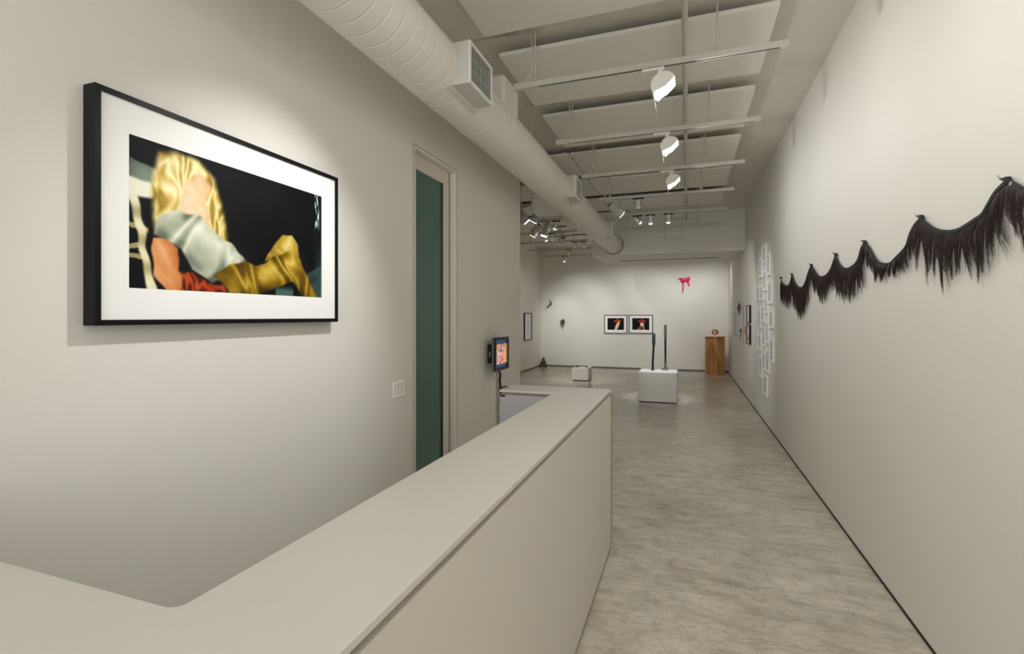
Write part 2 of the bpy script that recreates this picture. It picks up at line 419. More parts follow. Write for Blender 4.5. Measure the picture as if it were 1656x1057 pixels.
rl = ['white track rail nearest the viewer, hanging under the first full ceiling panel', 'second white track rail, carrying the middle lit flood lamp', 'third white track rail, carrying the farthest lit flood lamp',
      'fourth white track rail, carrying a large can beside the duct', 'fifth white track rail, carrying three small silver spotlights', 'white track rail just in front of the soffit face']
R0['label'] = rl[0]; R0['group'] = 'track rails over the corridor'
for k in range(1, 6):
    c = copy_tree(R0); c.location = (0, TY[k], ZR); c['label'] = rl[k]
for k, y in enumerate((TY[0]-1.42, TY[0]-2.56)):
    c = copy_tree(R0); c.location = (0, y, ZR); c['label'] = 'white track rail above the counter, out of sight over the top of the view'
L0 = rail(-3.95, -2.12, (-3.5, -2.47), box=False)
ll = ['first white track rail left of the duct, holding the two large cans', 'second white track rail left of the duct, over two large cans', 'third white track rail left of the duct',
      'fourth white track rail left of the duct', 'fifth white track rail left of the duct, with one dim spotlight', 'track rail nearest the back wall left of the soffit']
L0.location = (0, 7.41, ZR); L0['label'] = ll[0]; L0['group'] = 'track rails over the left gallery'
for k, y in enumerate((8.69, 9.97, 11.25, 12.53, 13.9)):
    c = copy_tree(L0); c.location = (0, y, ZR); c['label'] = ll[k+1]

# ---------------------------------------------------------------- track lights
def lamp(name, parent, loc, direction, power, spot=1.0, blend=.9, size=.04, colr=(1, .998, .985)):
    l = bpy.data.lights.new(name, 'SPOT'); l.energy = power; l.spot_size = spot; l.spot_blend = blend; l.shadow_soft_size = size; l.color = colr
    o = bpy.data.objects.new(name, l); col.objects.link(o); o.location = loc
    if parent: o.parent = parent
    o.rotation_mode = 'QUATERNION'; o.rotation_quaternion = Vector(direction).normalized().to_track_quat('-Z', 'Y')
    return o
def can_proto(kind, lit):
    """body points down -Z, hangs from z=0"""
    r = empty('x', (0, 0, 0), 'x', 'spotlight'); big = kind == 'big'
    b = MB(); L = .075 if big else .08
    b.box((-L, -.012, -.018), (L, .012, 0), 0, .003); b.tube([(0, 0, -.018), (0, 0, -.1 if big else -.05)], .009, 8)
    b.build('adapter', TROD if big else BLACKP, r)
    R, LB = (.062, .225) if big else (.029, .135)
    zp = -.155 if big else -.085           # pivot
    b = MB()
    prof = [(-.55, .8), (-.5, 1), (-.02, 1), (0, 1.08), (.06, 1.08), (.08, 1), (.44, 1)]
    b.tube([(0, 0, -f*LB) for f, q in prof], [R*q for f, q in prof], 24)
    b.tube([(0, 0, -.44*LB), (0, 0, -.46*LB)], [R*1.03, R*1.03], 24, 0, False)
    body = b.build('body', TROD if big else SILVER, r); body.location = (0, 0, zp)
    if big:
        b = MB(); b.tube([(0, 0, -.07*LB), (0, 0, -.1*LB)], R*1.012, 24); b.tube([(0, 0, .5*LB), (0, 0, .62*LB)], [R*.7, R*.5], 16); b.build('cooling_ring', GREYPL, body)
    b = MB(); b.tube([(0, 0, -.441*LB), (0, 0, -.5*LB), (0, 0, -(.56 if lit == 2 else .46)*LB)], [R*.93, R*.93, R*.7], 24); b.build('lens', LENS if lit == 2 else LENSD, body)
    b = MB(); yk = R+.01
    b.box((-yk-.003, -.008, zp-.01), (-yk, .008, zp+.05 if big else zp+.035)); b.box((yk, -.008, zp-.01), (yk+.003, .008, zp+.05 if big else zp+.035))
    b.box((-yk-.003, -.008, zp+(.05 if big else .035)), (yk+.003, .008, zp+(.054 if big else .039)))
    b.tube([(-yk-.004, 0, zp), (yk+.004, 0, zp)], .004, 8); b.build('yoke', TROD if big else BLACKP, r)
    return r
protos = {}
def can(kind, lit, px, Y, aim, label, power=0, grp=None, spot=1.0, hide=None):
    key = (kind, lit)
    X = on_y(px, 340, Y).x if px is not None else hide
    if key not in protos: r = protos[key] = can_proto(kind, lit)
    else: r = copy_tree(protos[key])
    r.name = 'spotlight'
    r.location = (X, Y, ZR-.004); r['label'] = label; r['group'] = grp or 'track spotlights'
    body = [k for k in kids(r) if k.name.startswith('body')][0]
    bp = Vector((X, Y, ZR-.004))+body.location; d = (Vector(aim)-bp).normalized()
    body.rotation_mode = 'QUATERNION'; body.rotation_quaternion = d.to_track_quat('-Z', 'Y')
    ext = .145 if kind == 'big' else .09
    for q in kids(r):
        if q.type == 'LIGHT': bpy.data.objects.remove(q)
    if power: lamp('lamp', r, body.location + d*ext, d, power, spot)
    return r
SP = []
# right-hand tracks
can('big', 1, 996.5, TY[3], (1.0, 8.5, 1.5), 'large white can spotlight on the fourth rail just right of the duct, tilted right', 75, spot=1.1)  # lamp inside added to brighten the right wall by the drawings
can('small', 1, 1032, TY[3], (-.9, 11.2, 1.2), 'small silver spotlight on the fourth rail beside the large white can', 70)
can('small', 2, 1031, TY[4], (1.1, 10.6, 1.6), 'leftmost of three silver spotlights before the soffit, its lit face turned right', 70, spot=1.1)
can('small', 2, 1052, TY[4], (-.55, 9.85, .5), 'middle of three silver spotlights before the soffit', 110, spot=.5)
can('small', 2, 1081, TY[4], (-.45, 9.85, .5), 'rightmost of three silver spotlights before the soffit', 70, spot=.5)
# left gallery tracks
can('big', 1, 845, 7.41, (-1.2, 7.9, 1.6), 'large white can spotlight half hidden by the left wall end', 0)
can('big', 1, 868, 7.41, (-3.5, 7.7, 1.0), 'large white can spotlight on the first left rail, pointing down left', 0)
can('big', 1, 866, 8.69, (-4.0, 9.2, 1.0), 'large white can with glowing square rim, below the first left pair', 70, spot=.8)
can('big', 2, 883, 8.69, (-3.3, 8.9, .8), 'large white can with bright flare, left gallery second rail', 60)
can('small', 2, 899, 8.69, (-3.6, 10.5, .5), 'small silver spotlight with lit face on the second left rail', 60)
can('small', 2, 882, 9.97, (-2.48, 12.3, .3), 'small lit spotlight directly beneath the flaring white can', 160, spot=.6)
can('small', 1, 894, 9.97, (-3.6, 12.5, .4), 'small silver spotlight on the third left rail, beside the pale can', 30)
can('big', 1, 908, 9.97, (-4.43, 13.8, 1.7), 'large pale can spotlight on the third left rail', 110, spot=.7)
can('small', 1, 929, 11.25, (-2.2, 15.3, 1.3), 'silver spotlight on the fourth left rail, left of the pair by the duct', 75)
can('small', 1, 943, 11.25, (-1.6, 15.3, 1.3), 'silver spotlight on the fourth left rail, right one closest to the duct', 75)
can('small', 1, 919, 12.53, (-3.2, 15.3, 1.6), 'single small spotlight on the fifth left rail', 90)
can('small', 2, 913, 13.9, (-3.8, 15.3, 1.0), 'small lit spotlight on the farthest left rail', 35)

# open flood lamps facing the right-hand wall
def flood():
    r = empty('flood_lamp', (0, 0, 0), 'x', 'flood light', 'flood lamps over the corridor')
    b = MB(); b.box((-.12, -.014, -.02), (.03, .014, 0), 0, .003); b.box((-.012, -.022, -.065), (.018, .022, -.015), 0, .003); b.build('adapter', WHITE, r)
    # curved shell, axis along X, open towards +X and down
    b = MB(); n = 14; R, Wd = .085, .075
    prof = []
    for i in range(n+1):
        a = PI*.95 - i*(PI*1.02)/n
        prof.append((R*math.cos(a)*1.0, R*math.sin(a)))
    vs = []; 
    for (x, z) in prof: vs += [(x, -Wd, z), (x, Wd, z)]
    for (x, z) in prof: vs += [(x*.96, -Wd+.002, z*.96), (x*.96, Wd-.002, z*.96)]
    m = 2*(n+1)
    fs = [(2*i, 2*i+1, 2*i+3, 2*i+2) for i in range(n)]+[(m+2*i, m+2*i+2, m+2*i+3, m+2*i+1) for i in range(n)]
    b.add(vs, fs, 0, True)
    for s in (-Wd, Wd):
        pv = [(0, s, -.02)]+[(x, s, z) for x, z in prof]+[(0, s+.002, -.02)]+[(x, s+.002, z) for x, z in prof]
        h = n+2
        b.add(pv, [tuple(range(h)), tuple(range(2*h-1, h-1, -1))]+[(i, i+1, h+i+1, h+i) for i in range(h-1)])
    sh = b.build('housing', WHITE, r); sh.location = (.03, 0, -.15); sh.rotation_euler = (0, -.75, 0)
    b = MB(); b.box((-.072, -.062, -.012), (.072, .062, -.006)); g = b.build('lamp_glass', FLOODL, sh)
    b = MB(); b.box((-.002, -Wd*.95, -.1), (.002, Wd*.95, 0), 0); fl = b.build('barn_door', WHITE, sh); fl.location = (-.083, 0, .01); fl.rotation_euler = (0, .62, 0)
    b = MB(); b.tube([(-.1, 0, -.02), (-.082, 0, -.005)], .004, 8); b.build('knob', BLACKP, sh)
    return r
FP = flood(); 
def lampflood(r, power):
    l = bpy.data.lights.new('lamp', 'AREA'); l.shape = 'RECTANGLE'; l.size = .12; l.size_y = .1; l.energy = power; l.color = (1, .998, .985)
    o = bpy.data.objects.new('lamp', l); col.objects.link(o); o.parent = r; o.location = (.02, 0, -.165-.005); o.rotation_euler = (0, -.75, 0)
    o.location = Vector((.03, 0, -.15)) + Matrix.Rotation(-.75, 3, 'Y') @ Vector((0, 0, -.018))
fl = ['nearest and largest lit flood lamp on the first track rail', 'second lit flood lamp, on the track rail behind the nearest one', 'third and farthest lit flood lamp on the corridor rails']
FX = -.178; FPOW = 6.2
for k, y in enumerate((TY[0], TY[1], TY[2], TY[0]-1.42, TY[0]-2.56)):  # the last flood, nearest the viewer, is an unseen lamp added for light
    c = FP if k == 0 else copy_tree(FP)
    for q in kids(c):
        if q.type == 'LIGHT': bpy.data.objects.remove(q)
    c.location = (FX, y, ZR-.003); c['label'] = fl[k] if k < 3 else 'unseen flood lamp on a rail above the counter, beyond the top of the view'
    lampflood(c, FPOW)
# spotlights over the counter that light the left wall
can('big', 2, None, TY[0]-1.42, (XL, 1.9, 1.55), 'large can spotlight above the counter aimed at the framed photograph, out of view', 88, hide=-.55, spot=1.25)
can('big', 2, None, TY[0]-2.56, (XL, .6, 1.2), 'added large can spotlight above the near end of the counter, out of view', 4, hide=-.55, spot=1.7)  # unseen lamp added to light the near end of the counter
# spotlights on a rail hidden behind the soffit, washing the back wall
LB = rail(-1.1, .75, (-.9, .4), box=False); LB.location = (0, 13.6, ZR); LB['label'] = 'track rail behind the soffit lighting the back wall'; LB['group'] = 'track rails behind the soffit'
for x, ax in ((-.9, -1.2), (-.1, -.2), (.6, .7)):
    can('small', 2, None, 13.6, (ax, 15.3, 1.6), 'small spotlight hidden behind the soffit, washing the back wall', 34, hide=x, spot=1.7)

# daylight added as soft fill at the invented opening behind the viewer
l = bpy.data.lights.new('added_front_fill', 'AREA'); l.shape = 'RECTANGLE'; l.size = 2.6; l.size_y = 2.6; l.energy = 76; l.color = (.955, .98, 1)
o = bpy.data.objects.new('added_front_fill', l); col.objects.link(o); o.location = (-.45, YF-.1, 1.85); o.rotation_euler = (PI/2, 0, 0)
w = bpy.data.worlds.new('world'); bpy.context.scene.world = w; w.use_nodes = True
w.node_tree.nodes['Background'].inputs[0].default_value = (.8, .84, .88, 1); w.node_tree.nodes['Background'].inputs[1].default_value = .6

# ---------------------------------------------------------------- reception counter
CZ = 1.095; x1, x0 = -.4915, -.83; yn, yf, ynw, yfw = .12, 3.457, .61, 3.18
r = empty('reception_counter', (-.66, 1.8, 0), 'long off-white reception counter running from the viewer towards the gallery', 'counter')
def rel(mb): mb.v = [(v[0]+.66, v[1]-1.8, v[2]) for v in mb.v]; return mb
# slab outline with a rounded inner corner at the near wing
arc = [(x0-.028+.028*math.sin(a), ynw+.024-.024*math.cos(a)) for a in [PI/2*i/6 for i in range(7)]]
b = MB()
def slab(mb, poly_out, z0, z1):
    mb.prism(poly_out, z0, z1)
poly = [(-1.95, yn), (x1, yn), (x1, yf), (-1.216, yf), (-1.216, yfw), (x0, yfw)] + [(p[0], p[1]) for p in reversed(arc)] + [(-1.95, ynw)]
b.prism(poly, CZ-.016, CZ)
o = rel(b).build('countertop', SOLID, r)
bv = o.modifiers.new('edge', 'BEVEL'); bv.width = .0015; bv.segments = 2; bv.limit_method = 'ANGLE'
b = MB()   # recessed neck under the top and toe recess
b.box((x0+.02, yn+.02, 0), (x1-.02, yf-.02, CZ-.016)); b.box((-1.93, yn+.02, 0), (x0+.02, ynw-.02, CZ-.016)); b.box((-1.2, yfw+.02, 0), (x0+.02, yf-.02, CZ-.016))
o = rel(b).build('recess', DARKGAP, r); o.data.materials[0] = mat('reveal_bronze', (150, 136, 112), .6)
b = MB(); b.box((x0+.04, yn+.04, 0), (x1-.018, yf-.018, .03)); o = rel(b).build('toe_kick', DARKGAP, r)
b = MB(); b.box((x1-.02, yn, .03), (x1, yf, CZ-.034)); b.box((-1.216, yf-.02, .03), (x1, yf, CZ-.034)); o = rel(b).build('front_panel', CPANEL, r)
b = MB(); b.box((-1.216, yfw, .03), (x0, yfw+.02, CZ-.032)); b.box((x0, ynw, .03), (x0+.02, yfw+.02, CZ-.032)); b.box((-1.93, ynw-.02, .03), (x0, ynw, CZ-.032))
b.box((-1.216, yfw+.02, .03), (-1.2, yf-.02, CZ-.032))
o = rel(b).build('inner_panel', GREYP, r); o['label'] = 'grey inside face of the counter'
# little black gate catch on the end of the far wing
b = MB(); b.tube([(-1.208, 3.195, CZ+.003), (-1.207, 3.21, CZ+.012), (-1.203, 3.24, CZ+.014), (-1.198, 3.275, CZ+.01), (-1.196, 3.29, CZ+.003)], [.004, .007, .009, .007, .003], 10, flat=(1, 1, .7))
o = b.build('gate_catch', BLACKP); tag(o, 'small curved black catch on the far end of the counter top', 'catch')
b = MB(); b.box((-1.213, yfw-.006, CZ-.046), (-1.175, yfw-.0005, CZ-.034), 0, .002); o = b.build('hinge_plate', BLACKP); tag(o, 'tiny black metal plate under the far counter edge', 'bracket')

# ---------------------------------------------------------------- big framed photograph
XF = -1.938; fy0, fy1, fz0, fz1 = 1.136, 2.406, 1.567, 2.413
def lerp(a, b_, t): return tuple(x+(y-x)*t for x, y in zip(a, b_))
def smooth(e0, e1, x):
    t = max(0, min(1, (x-e0)/(e1-e0))) if e1 != e0 else (1 if x > e0 else 0); return t*t*(3-2*t)
def blob(u, v, cu, cv, ru, rv, ang):
    c, s = math.cos(ang), math.sin(ang); x = (u-cu)*c+(v-cv)*s; y = -(u-cu)*s+(v-cv)*c
    return math.hypot(x/ru, y/rv), x/ru, y/rv
def poly_d(pl, x, y):
    """signed distance to a polygon, negative inside"""
    d = 9.0; ins = False; n = len(pl)
    for i in range(n):
        ax, ay = pl[i]; bx, by = pl[(i+1) % n]
        ex, ey = bx-ax, by-ay; t = max(0, min(1, ((x-ax)*ex+(y-ay)*ey)/(ex*ex+ey*ey)))
        d = min(d, math.hypot(x-ax-ex*t, y-ay-ey*t))
        if (ay > y) != (by > y) and x < ax+(y-ay)*ex/ey: ins = not ins
    return -d if ins else d
A_STRAW = [(.17, .4), (.15, .7), (.2, .93), (.33, .98), (.5, .97), (.62, .86), (.7, .64), (.74, .46), (.72, .36), (.6, .42), (.42, .5), (.3, .42)]
A_PEACH = [(.34, .58), (.38, .76), (.5, .88), (.6, .8), (.54, .66), (.6, .56), (.5, .5), (.4, .5)]
A_GREY = [(.16, .38), (.2, .5), (.34, .58), (.5, .55), (.62, .46), (.76, .4), (.88, .3), (.93, .24), (.86, .18), (.7, .12), (.6, .08), (.44, .16), (.36, .3), (.26, .34)]
A_RUST = [(.36, .0), (.36, .12), (.44, .14), (.56, .08), (.7, .06), (.74, 0)]
A_TERRA = [(.17, .1), (.16, .36), (.24, .36), (.34, .3), (.34, .14), (.46, .0), (.26, .0)]
A_OL1 = [(.62, .14), (.74, .22), (.9, .27), (1.04, .24), (1.2, .34), (1.36, .4), (1.48, .38), (1.6, .2), (1.74, .0), (1.56, .0), (1.42, .14), (1.2, .06), (1.0, .0), (.76, .0)]
A_OL2 = [(1.1, .3), (1.2, .44), (1.3, .54), (1.4, .56), (1.48, .48), (1.5, .37), (1.36, .38), (1.2, .32)]
A_TOP = [(0, .62), (0, .85), (.1, .84), (.24, .78), (.26, .7), (.16, .62)]
A_TOPL = [(0, .6), (0, .73), (.14, .72), (.24, .69), (.15, .61)]
A_POST = [(.0, .61), (.06, .61), (.1, .42), (.12, .3), (.15, .15), (.19, 0), (.12, 0), (.08, .2), (.05, .4)]
def art_drapery(u, v):
    """generic heap of cloth and straw on black; u 0..1.8 rightwards, v 0..1 up"""
    N = lambda a, b_, c: noise.noise(Vector((a, b_, c)))
    n1 = N(u*3, v*3, 2); n2 = N(u*14, v*14, 5); n3 = N(u*60, v*12, 1)
    wu, wv = u+.018*N(u*9, v*9, 7), v+.018*N(u*9, v*9, 11)
    c = lerp((4, 5, 8), (16, 20, 24), max(0, n1)+.15*n2)
    if u > 1.66: c = lerp(c, (24, 58, 60), smooth(1.66, 1.8, u)*smooth(.75, .15, v))
    def fold(freq, ax, seed, sharp=1.0):
        ca, sa = math.cos(ax), math.sin(ax)
        x = (u*ca+v*sa)*freq; y = (-u*sa+v*ca)*freq*.35
        r = 1-abs(N(x+1.2*N(x*.5, y, seed+3), y, seed))*2.2
        return max(0, min(1, r))
    def put(c, pl, dark, mid, light, f, edge=.012, shade=0):
        d = poly_d(pl, wu, wv)
        if d > edge: return c
        rim = smooth(0, .09, -d)
        t = max(0, min(1, .12+.62*f+.2*rim+shade+.1*n2))
        k = lerp(dark, mid, t*2) if t < .5 else lerp(mid, light, t*2-1)
        return lerp(c, k, smooth(edge, -edge, d))
    c = put(c, A_TOP, (60, 74, 70), (112, 126, 112), (160, 168, 150), .5+n1)
    c = put(c, A_TOPL, (180, 184, 170), (232, 232, 214), (250, 248, 230), .8)
    if abs(v-.42+.2*u) < .016 and u < .13 or abs(v-.27-.3*u) < .016 and u < .1 or abs(v-.22+.1*u) < .014 and u < .1: c = (164, 152, 100)
    c = put(c, A_POST, (150, 140, 96), (224, 214, 170), (250, 246, 220), .55+.45*math.sin(v*34), .008)
    c = put(c, A_STRAW, (96, 70, 14), (206, 176, 84), (250, 240, 190), fold(16, 0, 4), .03, .08*(v-.5)*4-.12*(u-.4))
    c = put(c, A_PEACH, (200, 130, 84), (244, 196, 150), (255, 232, 205), .75-.9*(u-.4)*2+.2*n2, .02)
    c = put(c, A_TERRA, (120, 56, 20), (206, 128, 70), (246, 196, 144), .55-2.6*(u-.24)+.3*fold(6, .4, 8), .008)
    c = put(c, A_RUST, (50, 10, 8), (150, 50, 20), (206, 90, 40), fold(26, .3, 15))
    c = put(c, A_GREY, (70, 80, 66), (168, 174, 152), (236, 236, 216), fold(8, -.7, 21), .01, .05-.25*(.38-v)+.1*(.4-u))
    c = put(c, A_OL2, (110, 88, 14), (180, 148, 50), (248, 232, 160), .3+.55*fold(12, 1.3, 31)+.9*(u-1.34), .01)
    c = put(c, A_OL1, (64, 46, 2), (146, 114, 18), (226, 198, 96), fold(9, .45, 41), .01, -.1+.55*(v-.16))
    if v < .09 and 1.22 < u < 1.42: c = lerp(c, (88, 128, 120), .75*smooth(.1, .04, v))
    if u > 1.6 and v < .22+.5*(u-1.6) and poly_d(A_OL1, wu, wv) > 0: c = lerp(c, (70, 96, 88), .6+.3*n2)
    if 1.705 < u < 1.76 and v > .6 and n3 > .05: c = lerp(c, (190, 214, 222), min(1, n3*3)*smooth(.6, .75, v))
    return c
def art_red(flip):
    def f(u, v):
        n2 = noise.noise(Vector((u*12, v*12, 3+flip)))
        c = lerp((5, 7, 14), (20, 30, 58), max(0, noise.noise(Vector((u*2, v*2, 9+flip)))))
        cu = .8 if flip else .85
        du = u-cu; vc = .8-1.6*du*du+.05*math.cos(du*22); hwid = .3
        if abs(du) < hwid and abs(v-vc) < .085*(1-.35*(du/hwid)**2): c = lerp((150, 28, 14), (240, 104, 44), max(0, min(1, .5+(v-vc)*5+n2)))
        if not flip:
            d, x, y = blob(u, v, .82, .34, .13, .42, -.42)
            if d < 1: c = lerp((236, 224, 204), (206, 150, 120), max(0, min(1, .3+n2-.5*x)))
        else:
            d, x, y = blob(u, v, .8, .46, .16, .18, 0)
            if d < 1: c = lerp((238, 228, 212), (214, 130, 100), max(0, .3+n2))
            d, x, y = blob(u, v, .6, .12, .2, .1, .7)
            if d < 1: c = lerp((230, 90, 50), (150, 40, 20), .4+n2)
            if abs(u-.93) < .035 and v < .4: c = (214, 200, 176)
        return c
    return f
def sketch(seed, strength=.8):
    def f(u, v):
        base = (214, 216, 218) if strength > 1 else (238, 239, 238)
        n1 = noise.noise(Vector((u*3+seed, v*2.2, seed*3.1))); n2 = noise.noise(Vector((u*16+seed, v*12, 1)))
        m = max(0, 1-abs(u-.5-.25*n1)*3.2)
        return lerp(base, (128, 132, 136), max(0, min(1, m*(.45+.9*n2+.3*n1)*strength)))
    return f
def picture(parent, name, P, U, V, nu, nv, fn, m, uw=1.0):
    """flat print: P corner (bottom-left as seen), U and V edge vectors"""
    P, U, V = Vector(P), Vector(U), Vector(V); b = MB(); vs = []; cs = []
    for j in range(nv+1):
        for i in range(nu+1):
            vs.append(P+U*(i/nu)+V*(j/nv)); cs.append(lin(tuple(max(0, min(255, q)) for q in fn(uw*i/nu, j/nv))))
    b.add(vs, [(j*(nu+1)+i, j*(nu+1)+i+1, (j+1)*(nu+1)+i+1, (j+1)*(nu+1)+i) for j in range(nv) for i in range(nu)])
    return b.build(name, m, parent, cs)
def frame_x(X, sgn, y0, y1, z0, z1, dep, mw, fm, lip=.006):
    """frame moulding mesh on a wall x = X; sgn = direction into the room; coordinates relative to (X, ym, zm)"""
    b = MB(); ym, zm = (y0+y1)/2, (z0+z1)/2; hy, hz = (y1-y0)/2, (z1-z0)/2
    xa, xb = (0, sgn*dep) if sgn > 0 else (sgn*dep, 0)
    b.box((xa, -hy, -hz), (xb, hy, -hz+mw), 0); b.box((xa, -hy, hz-mw), (xb, hy, hz), 0)
    b.box((xa, -hy, -hz+mw), (xb, -hy+mw, hz-mw), 0); b.box((xa, hy-mw, -hz+mw), (xb, hy, hz-mw), 0)
    return b
r = empty('framed_photograph', (XL, (fy0+fy1)/2, (fz0+fz1)/2), 'large black-framed colour photograph in a wide white mat on the near left wall', 'framed picture')
frame_x(XL, 1, fy0, fy1, fz0, fz1, .062, .02, BLACK).build('frame', BLACK, r)
hy, hz = (fy1-fy0)/2-.02, (fz1-fz0)/2-.02; ym, zm = (fy0+fy1)/2, (fz0+fz1)/2
a0, a1, c0, c1 = 1.253-ym, 2.278-ym, 1.705-zm, 2.275-zm
b = MB()
for lo, hi in (((.05, -hy, -hz), (.054, hy, c0)), ((.05, -hy, c1), (.054, hy, hz)), ((.05, -hy, c0), (.054, a0, c1)), ((.05, a1, c0), (.054, hy, c1))): b.box(lo, hi)
b.build('mat', MATB, r)
picture(r, 'print', (.0505, a0-.002, c0-.002), (0, a1-a0+.004, 0), (0, 0, c1-c0+.004), 260, 150, art_drapery, PRINT, 1.8)

# ---------------------------------------------------------------- twin photographs on the back wall
def back_frame(px0, px1, py0, py1, ipx0, ipx1, ipy0, ipy1, fn, label):
    a, c = on_y(px0, py1, YB-.03), on_y(px1, py0, YB-.03); m = (a+c)/2
    r = empty('framed_photograph', (m.x, YB, m.z), label, 'framed picture', 'twin framed photographs on the back wall')
    hx, hz, w = (c.x-a.x)/2, (c.z-a.z)/2, .02
    b = MB(); b.box((-hx, -.035, -hz), (hx, 0, -hz+w)); b.box((-hx, -.035, hz-w), (hx, 0, hz)); b.box((-hx, -.035, -hz+w), (-hx+w, 0, hz-w)); b.box((hx-w, -.035, -hz+w), (hx, 0, hz-w))
    b.build('frame', mat('pewter_frame', (62, 60, 58), .35, .4), r)
    i0, i1 = on_y(ipx0, ipy1, YB-.03)-m, on_y(ipx1, ipy0, YB-.03)-m
    b = MB(); b.box((-hx+w, -.024, -hz+w), (hx-w, -.02, hz-w)); b.build('mat', MATB, r)
    picture(r, 'print', (i0.x, -.0245, i0.z), (i1.x-i0.x, 0, 0), (0, 0, i1.z-i0.z), 70, 50, fn, PRINT, 1.4)
back_frame(977.2, 1014.4, 509, 538.8, 982.4, 1009, 514.2, 532.9, art_red(0), 'left of two white-matted pictures side by side, dark print with a pale slanting form')
back_frame(1017.2, 1055.7, 508.8, 538.8, 1022.4, 1050, 514.2, 532.9, art_red(1), 'right of two white-matted pictures side by side, dark print with upright pale strip')

# framed drawing on the far-left gallery wall
a, c = on_x(848.4, 549, XG+.03), on_x(859.9, 507, XG+.03)
z0, z1 = on_x(848.4, 551, XG+.03).z, on_x(848.4, 505.5, XG+.03).z
r = empty('framed_drawing', (XG, (a.y+c.y)/2, (z0+z1)/2), 'dark-framed tall drawing on the far left gallery wall', 'framed picture')
frame_x(XG, 1, a.y, c.y, z0, z1, .04, .03, BLACK).build('frame', mat('dark_walnut_frame', (44, 34, 30), .4), r)
hy, hz = (c.y-a.y)/2-.03, (z1-z0)/2-.03
b = MB(); b.box((.015, -hy, -hz), (.02, hy, hz)); b.build('mat', MATB, r)
picture(r, 'print', (.0205, -hy*.4, -hz*.55), (0, hy*.8, 0), (0, 0, hz*1.1), 24, 40, sketch(3, .7), PRINT)

# ---------------------------------------------------------------- small prints grid on the right wall
PR = [(1231.6,1237.6,396.5,426),(1226,1231,415.5,449.5),(1238.9,1243.6,408,446),(1233,1238,435,470.5),(1240.6,1246.6,453.5,491.5),(1222.4,1227.4,460.5,486.5),(1228,1233,459.5,486),
 (1234.9,1240.2,478.5,506.5),(1242.2,1249,500,531),(1224,1229,497,530.5),(1229.4,1234.8,493,520.5),(1220.8,1223.9,511,543),(1236.9,1242,517.5,554.5),(1231.4,1236.6,531.5,559.5),
 (1225,1230.2,538.5,566),(1243.6,1249.4,545.5,586),(1237.2,1242.8,562.5,602.5),(1231.7,1236.7,568.5,598),(1226.6,1231,573,609.5),(1233.4,1239.8,605.5,638.5)]
where = ['topmost of the cluster', 'second highest, at the left edge', 'third highest, at the right edge', 'centre column below the topmost', 'right edge, upper middle', 'left of a touching pair at the left edge', 'right of a touching pair at the left edge',
 'centre column at mid height', 'right edge at mid height', 'left side at mid height, beside a smudged one', 'middle of the cluster with a darker smudge', 'far left, slim and set apart', 'centre column just below the middle', 'left of centre below the middle',
 'left edge, lower half', 'right edge, lowest on that side', 'right one of the lower pair', 'left one of the lower pair', 'lower left corner, second lowest', 'lowest, hanging alone at the bottom']
for i, (xa, xb, ya, yb) in enumerate(PR):
    xm = (xa+xb)/2; X = XR-.02
    A, C_ = on_x(xb, 511, X), on_x(xa, 511, X); y0, y1 = A.y, C_.y
    zm_ = on_x(xm, (ya+yb)/2, X).z; hh = abs(on_x(xm, ya, X).z-on_x(xm, yb, X).z)/2
    r = empty('small_framed_drawing', (XR, (y0+y1)/2, zm_), f'small white-framed grey drawing on right wall, {where[i]}', 'framed picture', 'cluster of small white-framed drawings')
    frame_x(XR, -1, y0, y1, zm_-hh, zm_+hh, .02, .018, WHITE).build('frame', WHITE, r)
    hy = (y1-y0)/2-.018; hz = hh-.018
    b = MB(); b.box((-.016, -hy, -hz), (-.012, hy, hz)); b.build('backing', MATB, r)
    picture(r, 'print', (-.0165, hy*.72, -hz*.8), (0, -hy*1.44, 0), (0, 0, hz*1.6), 14, 20, sketch(i*1.7+2, 1.1), PRINT)

# black framed pair and other pieces farther along the right wall
def art_room(kind):
    def f(u, v):
        n2 = noise.noise(Vector((u*7, v*7, kind)))
        c = lerp((236, 238, 238), (214, 216, 218), .5+n2)
        if kind == 0:
            if .25 < u < .9 and .15 < v < .42: c = [(228, 120, 84), (236, 180, 150), (206, 84, 56)][int(v*22) % 3]
        if kind == 2 and .2 < u < .85 and .1 < v < .45: c = [(206, 120, 92), (170, 90, 60), (226, 196, 176)][int(v*16) % 3]
        if abs(u-.15) < .04: c = lerp(c, (120, 122, 124), .6)
        return c
    return f
def wall_frame(xa, xb, za, zb, mw, dep, fm, kind, label, name='framed_collage', grp=None):
    X = XR-dep; A, C_ = on_x(xb, 511, X), on_x(xa, 511, X); y0, y1 = A.y, C_.y
    r = empty(name, (XR, (y0+y1)/2, (za+zb)/2), label, 'framed picture', grp)
    frame_x(XR, -1, y0, y1, za, zb, dep, mw, fm).build('frame', fm, r)
    hy = (y1-y0)/2-mw; hz = (zb-za)/2-mw
    b = MB(); b.box((-dep*.7, -hy, -hz), (-dep*.5, hy, hz)); b.build('backing', MATB, r)
    picture(r, 'print', (-dep*.7-.001, hy*.94, -hz*.94), (0, -hy*1.88, 0), (0, 0, hz*1.88), 20, 40, art_room(kind), PRINT)
XZ = XR-.05
zt, zb_ = on_x(1213, 492.6, XZ).z, on_x(1213, 558, XZ).z; zmid = on_x(1213, 524.5, XZ).z
wall_frame(1202.2, 1206.6, zb_, zt, .012, .02, mat('thin_grey_frame', (120, 118, 114), .4), 0, 'thin grey-framed picture with coral stripes beyond the black-framed pair on right wall')
wall_frame(1206.9, 1211.4, zmid+.02, zt, .016, .035, BLACK, 1, 'upper of two black-framed pictures stacked on the right wall', grp='stacked black frames')
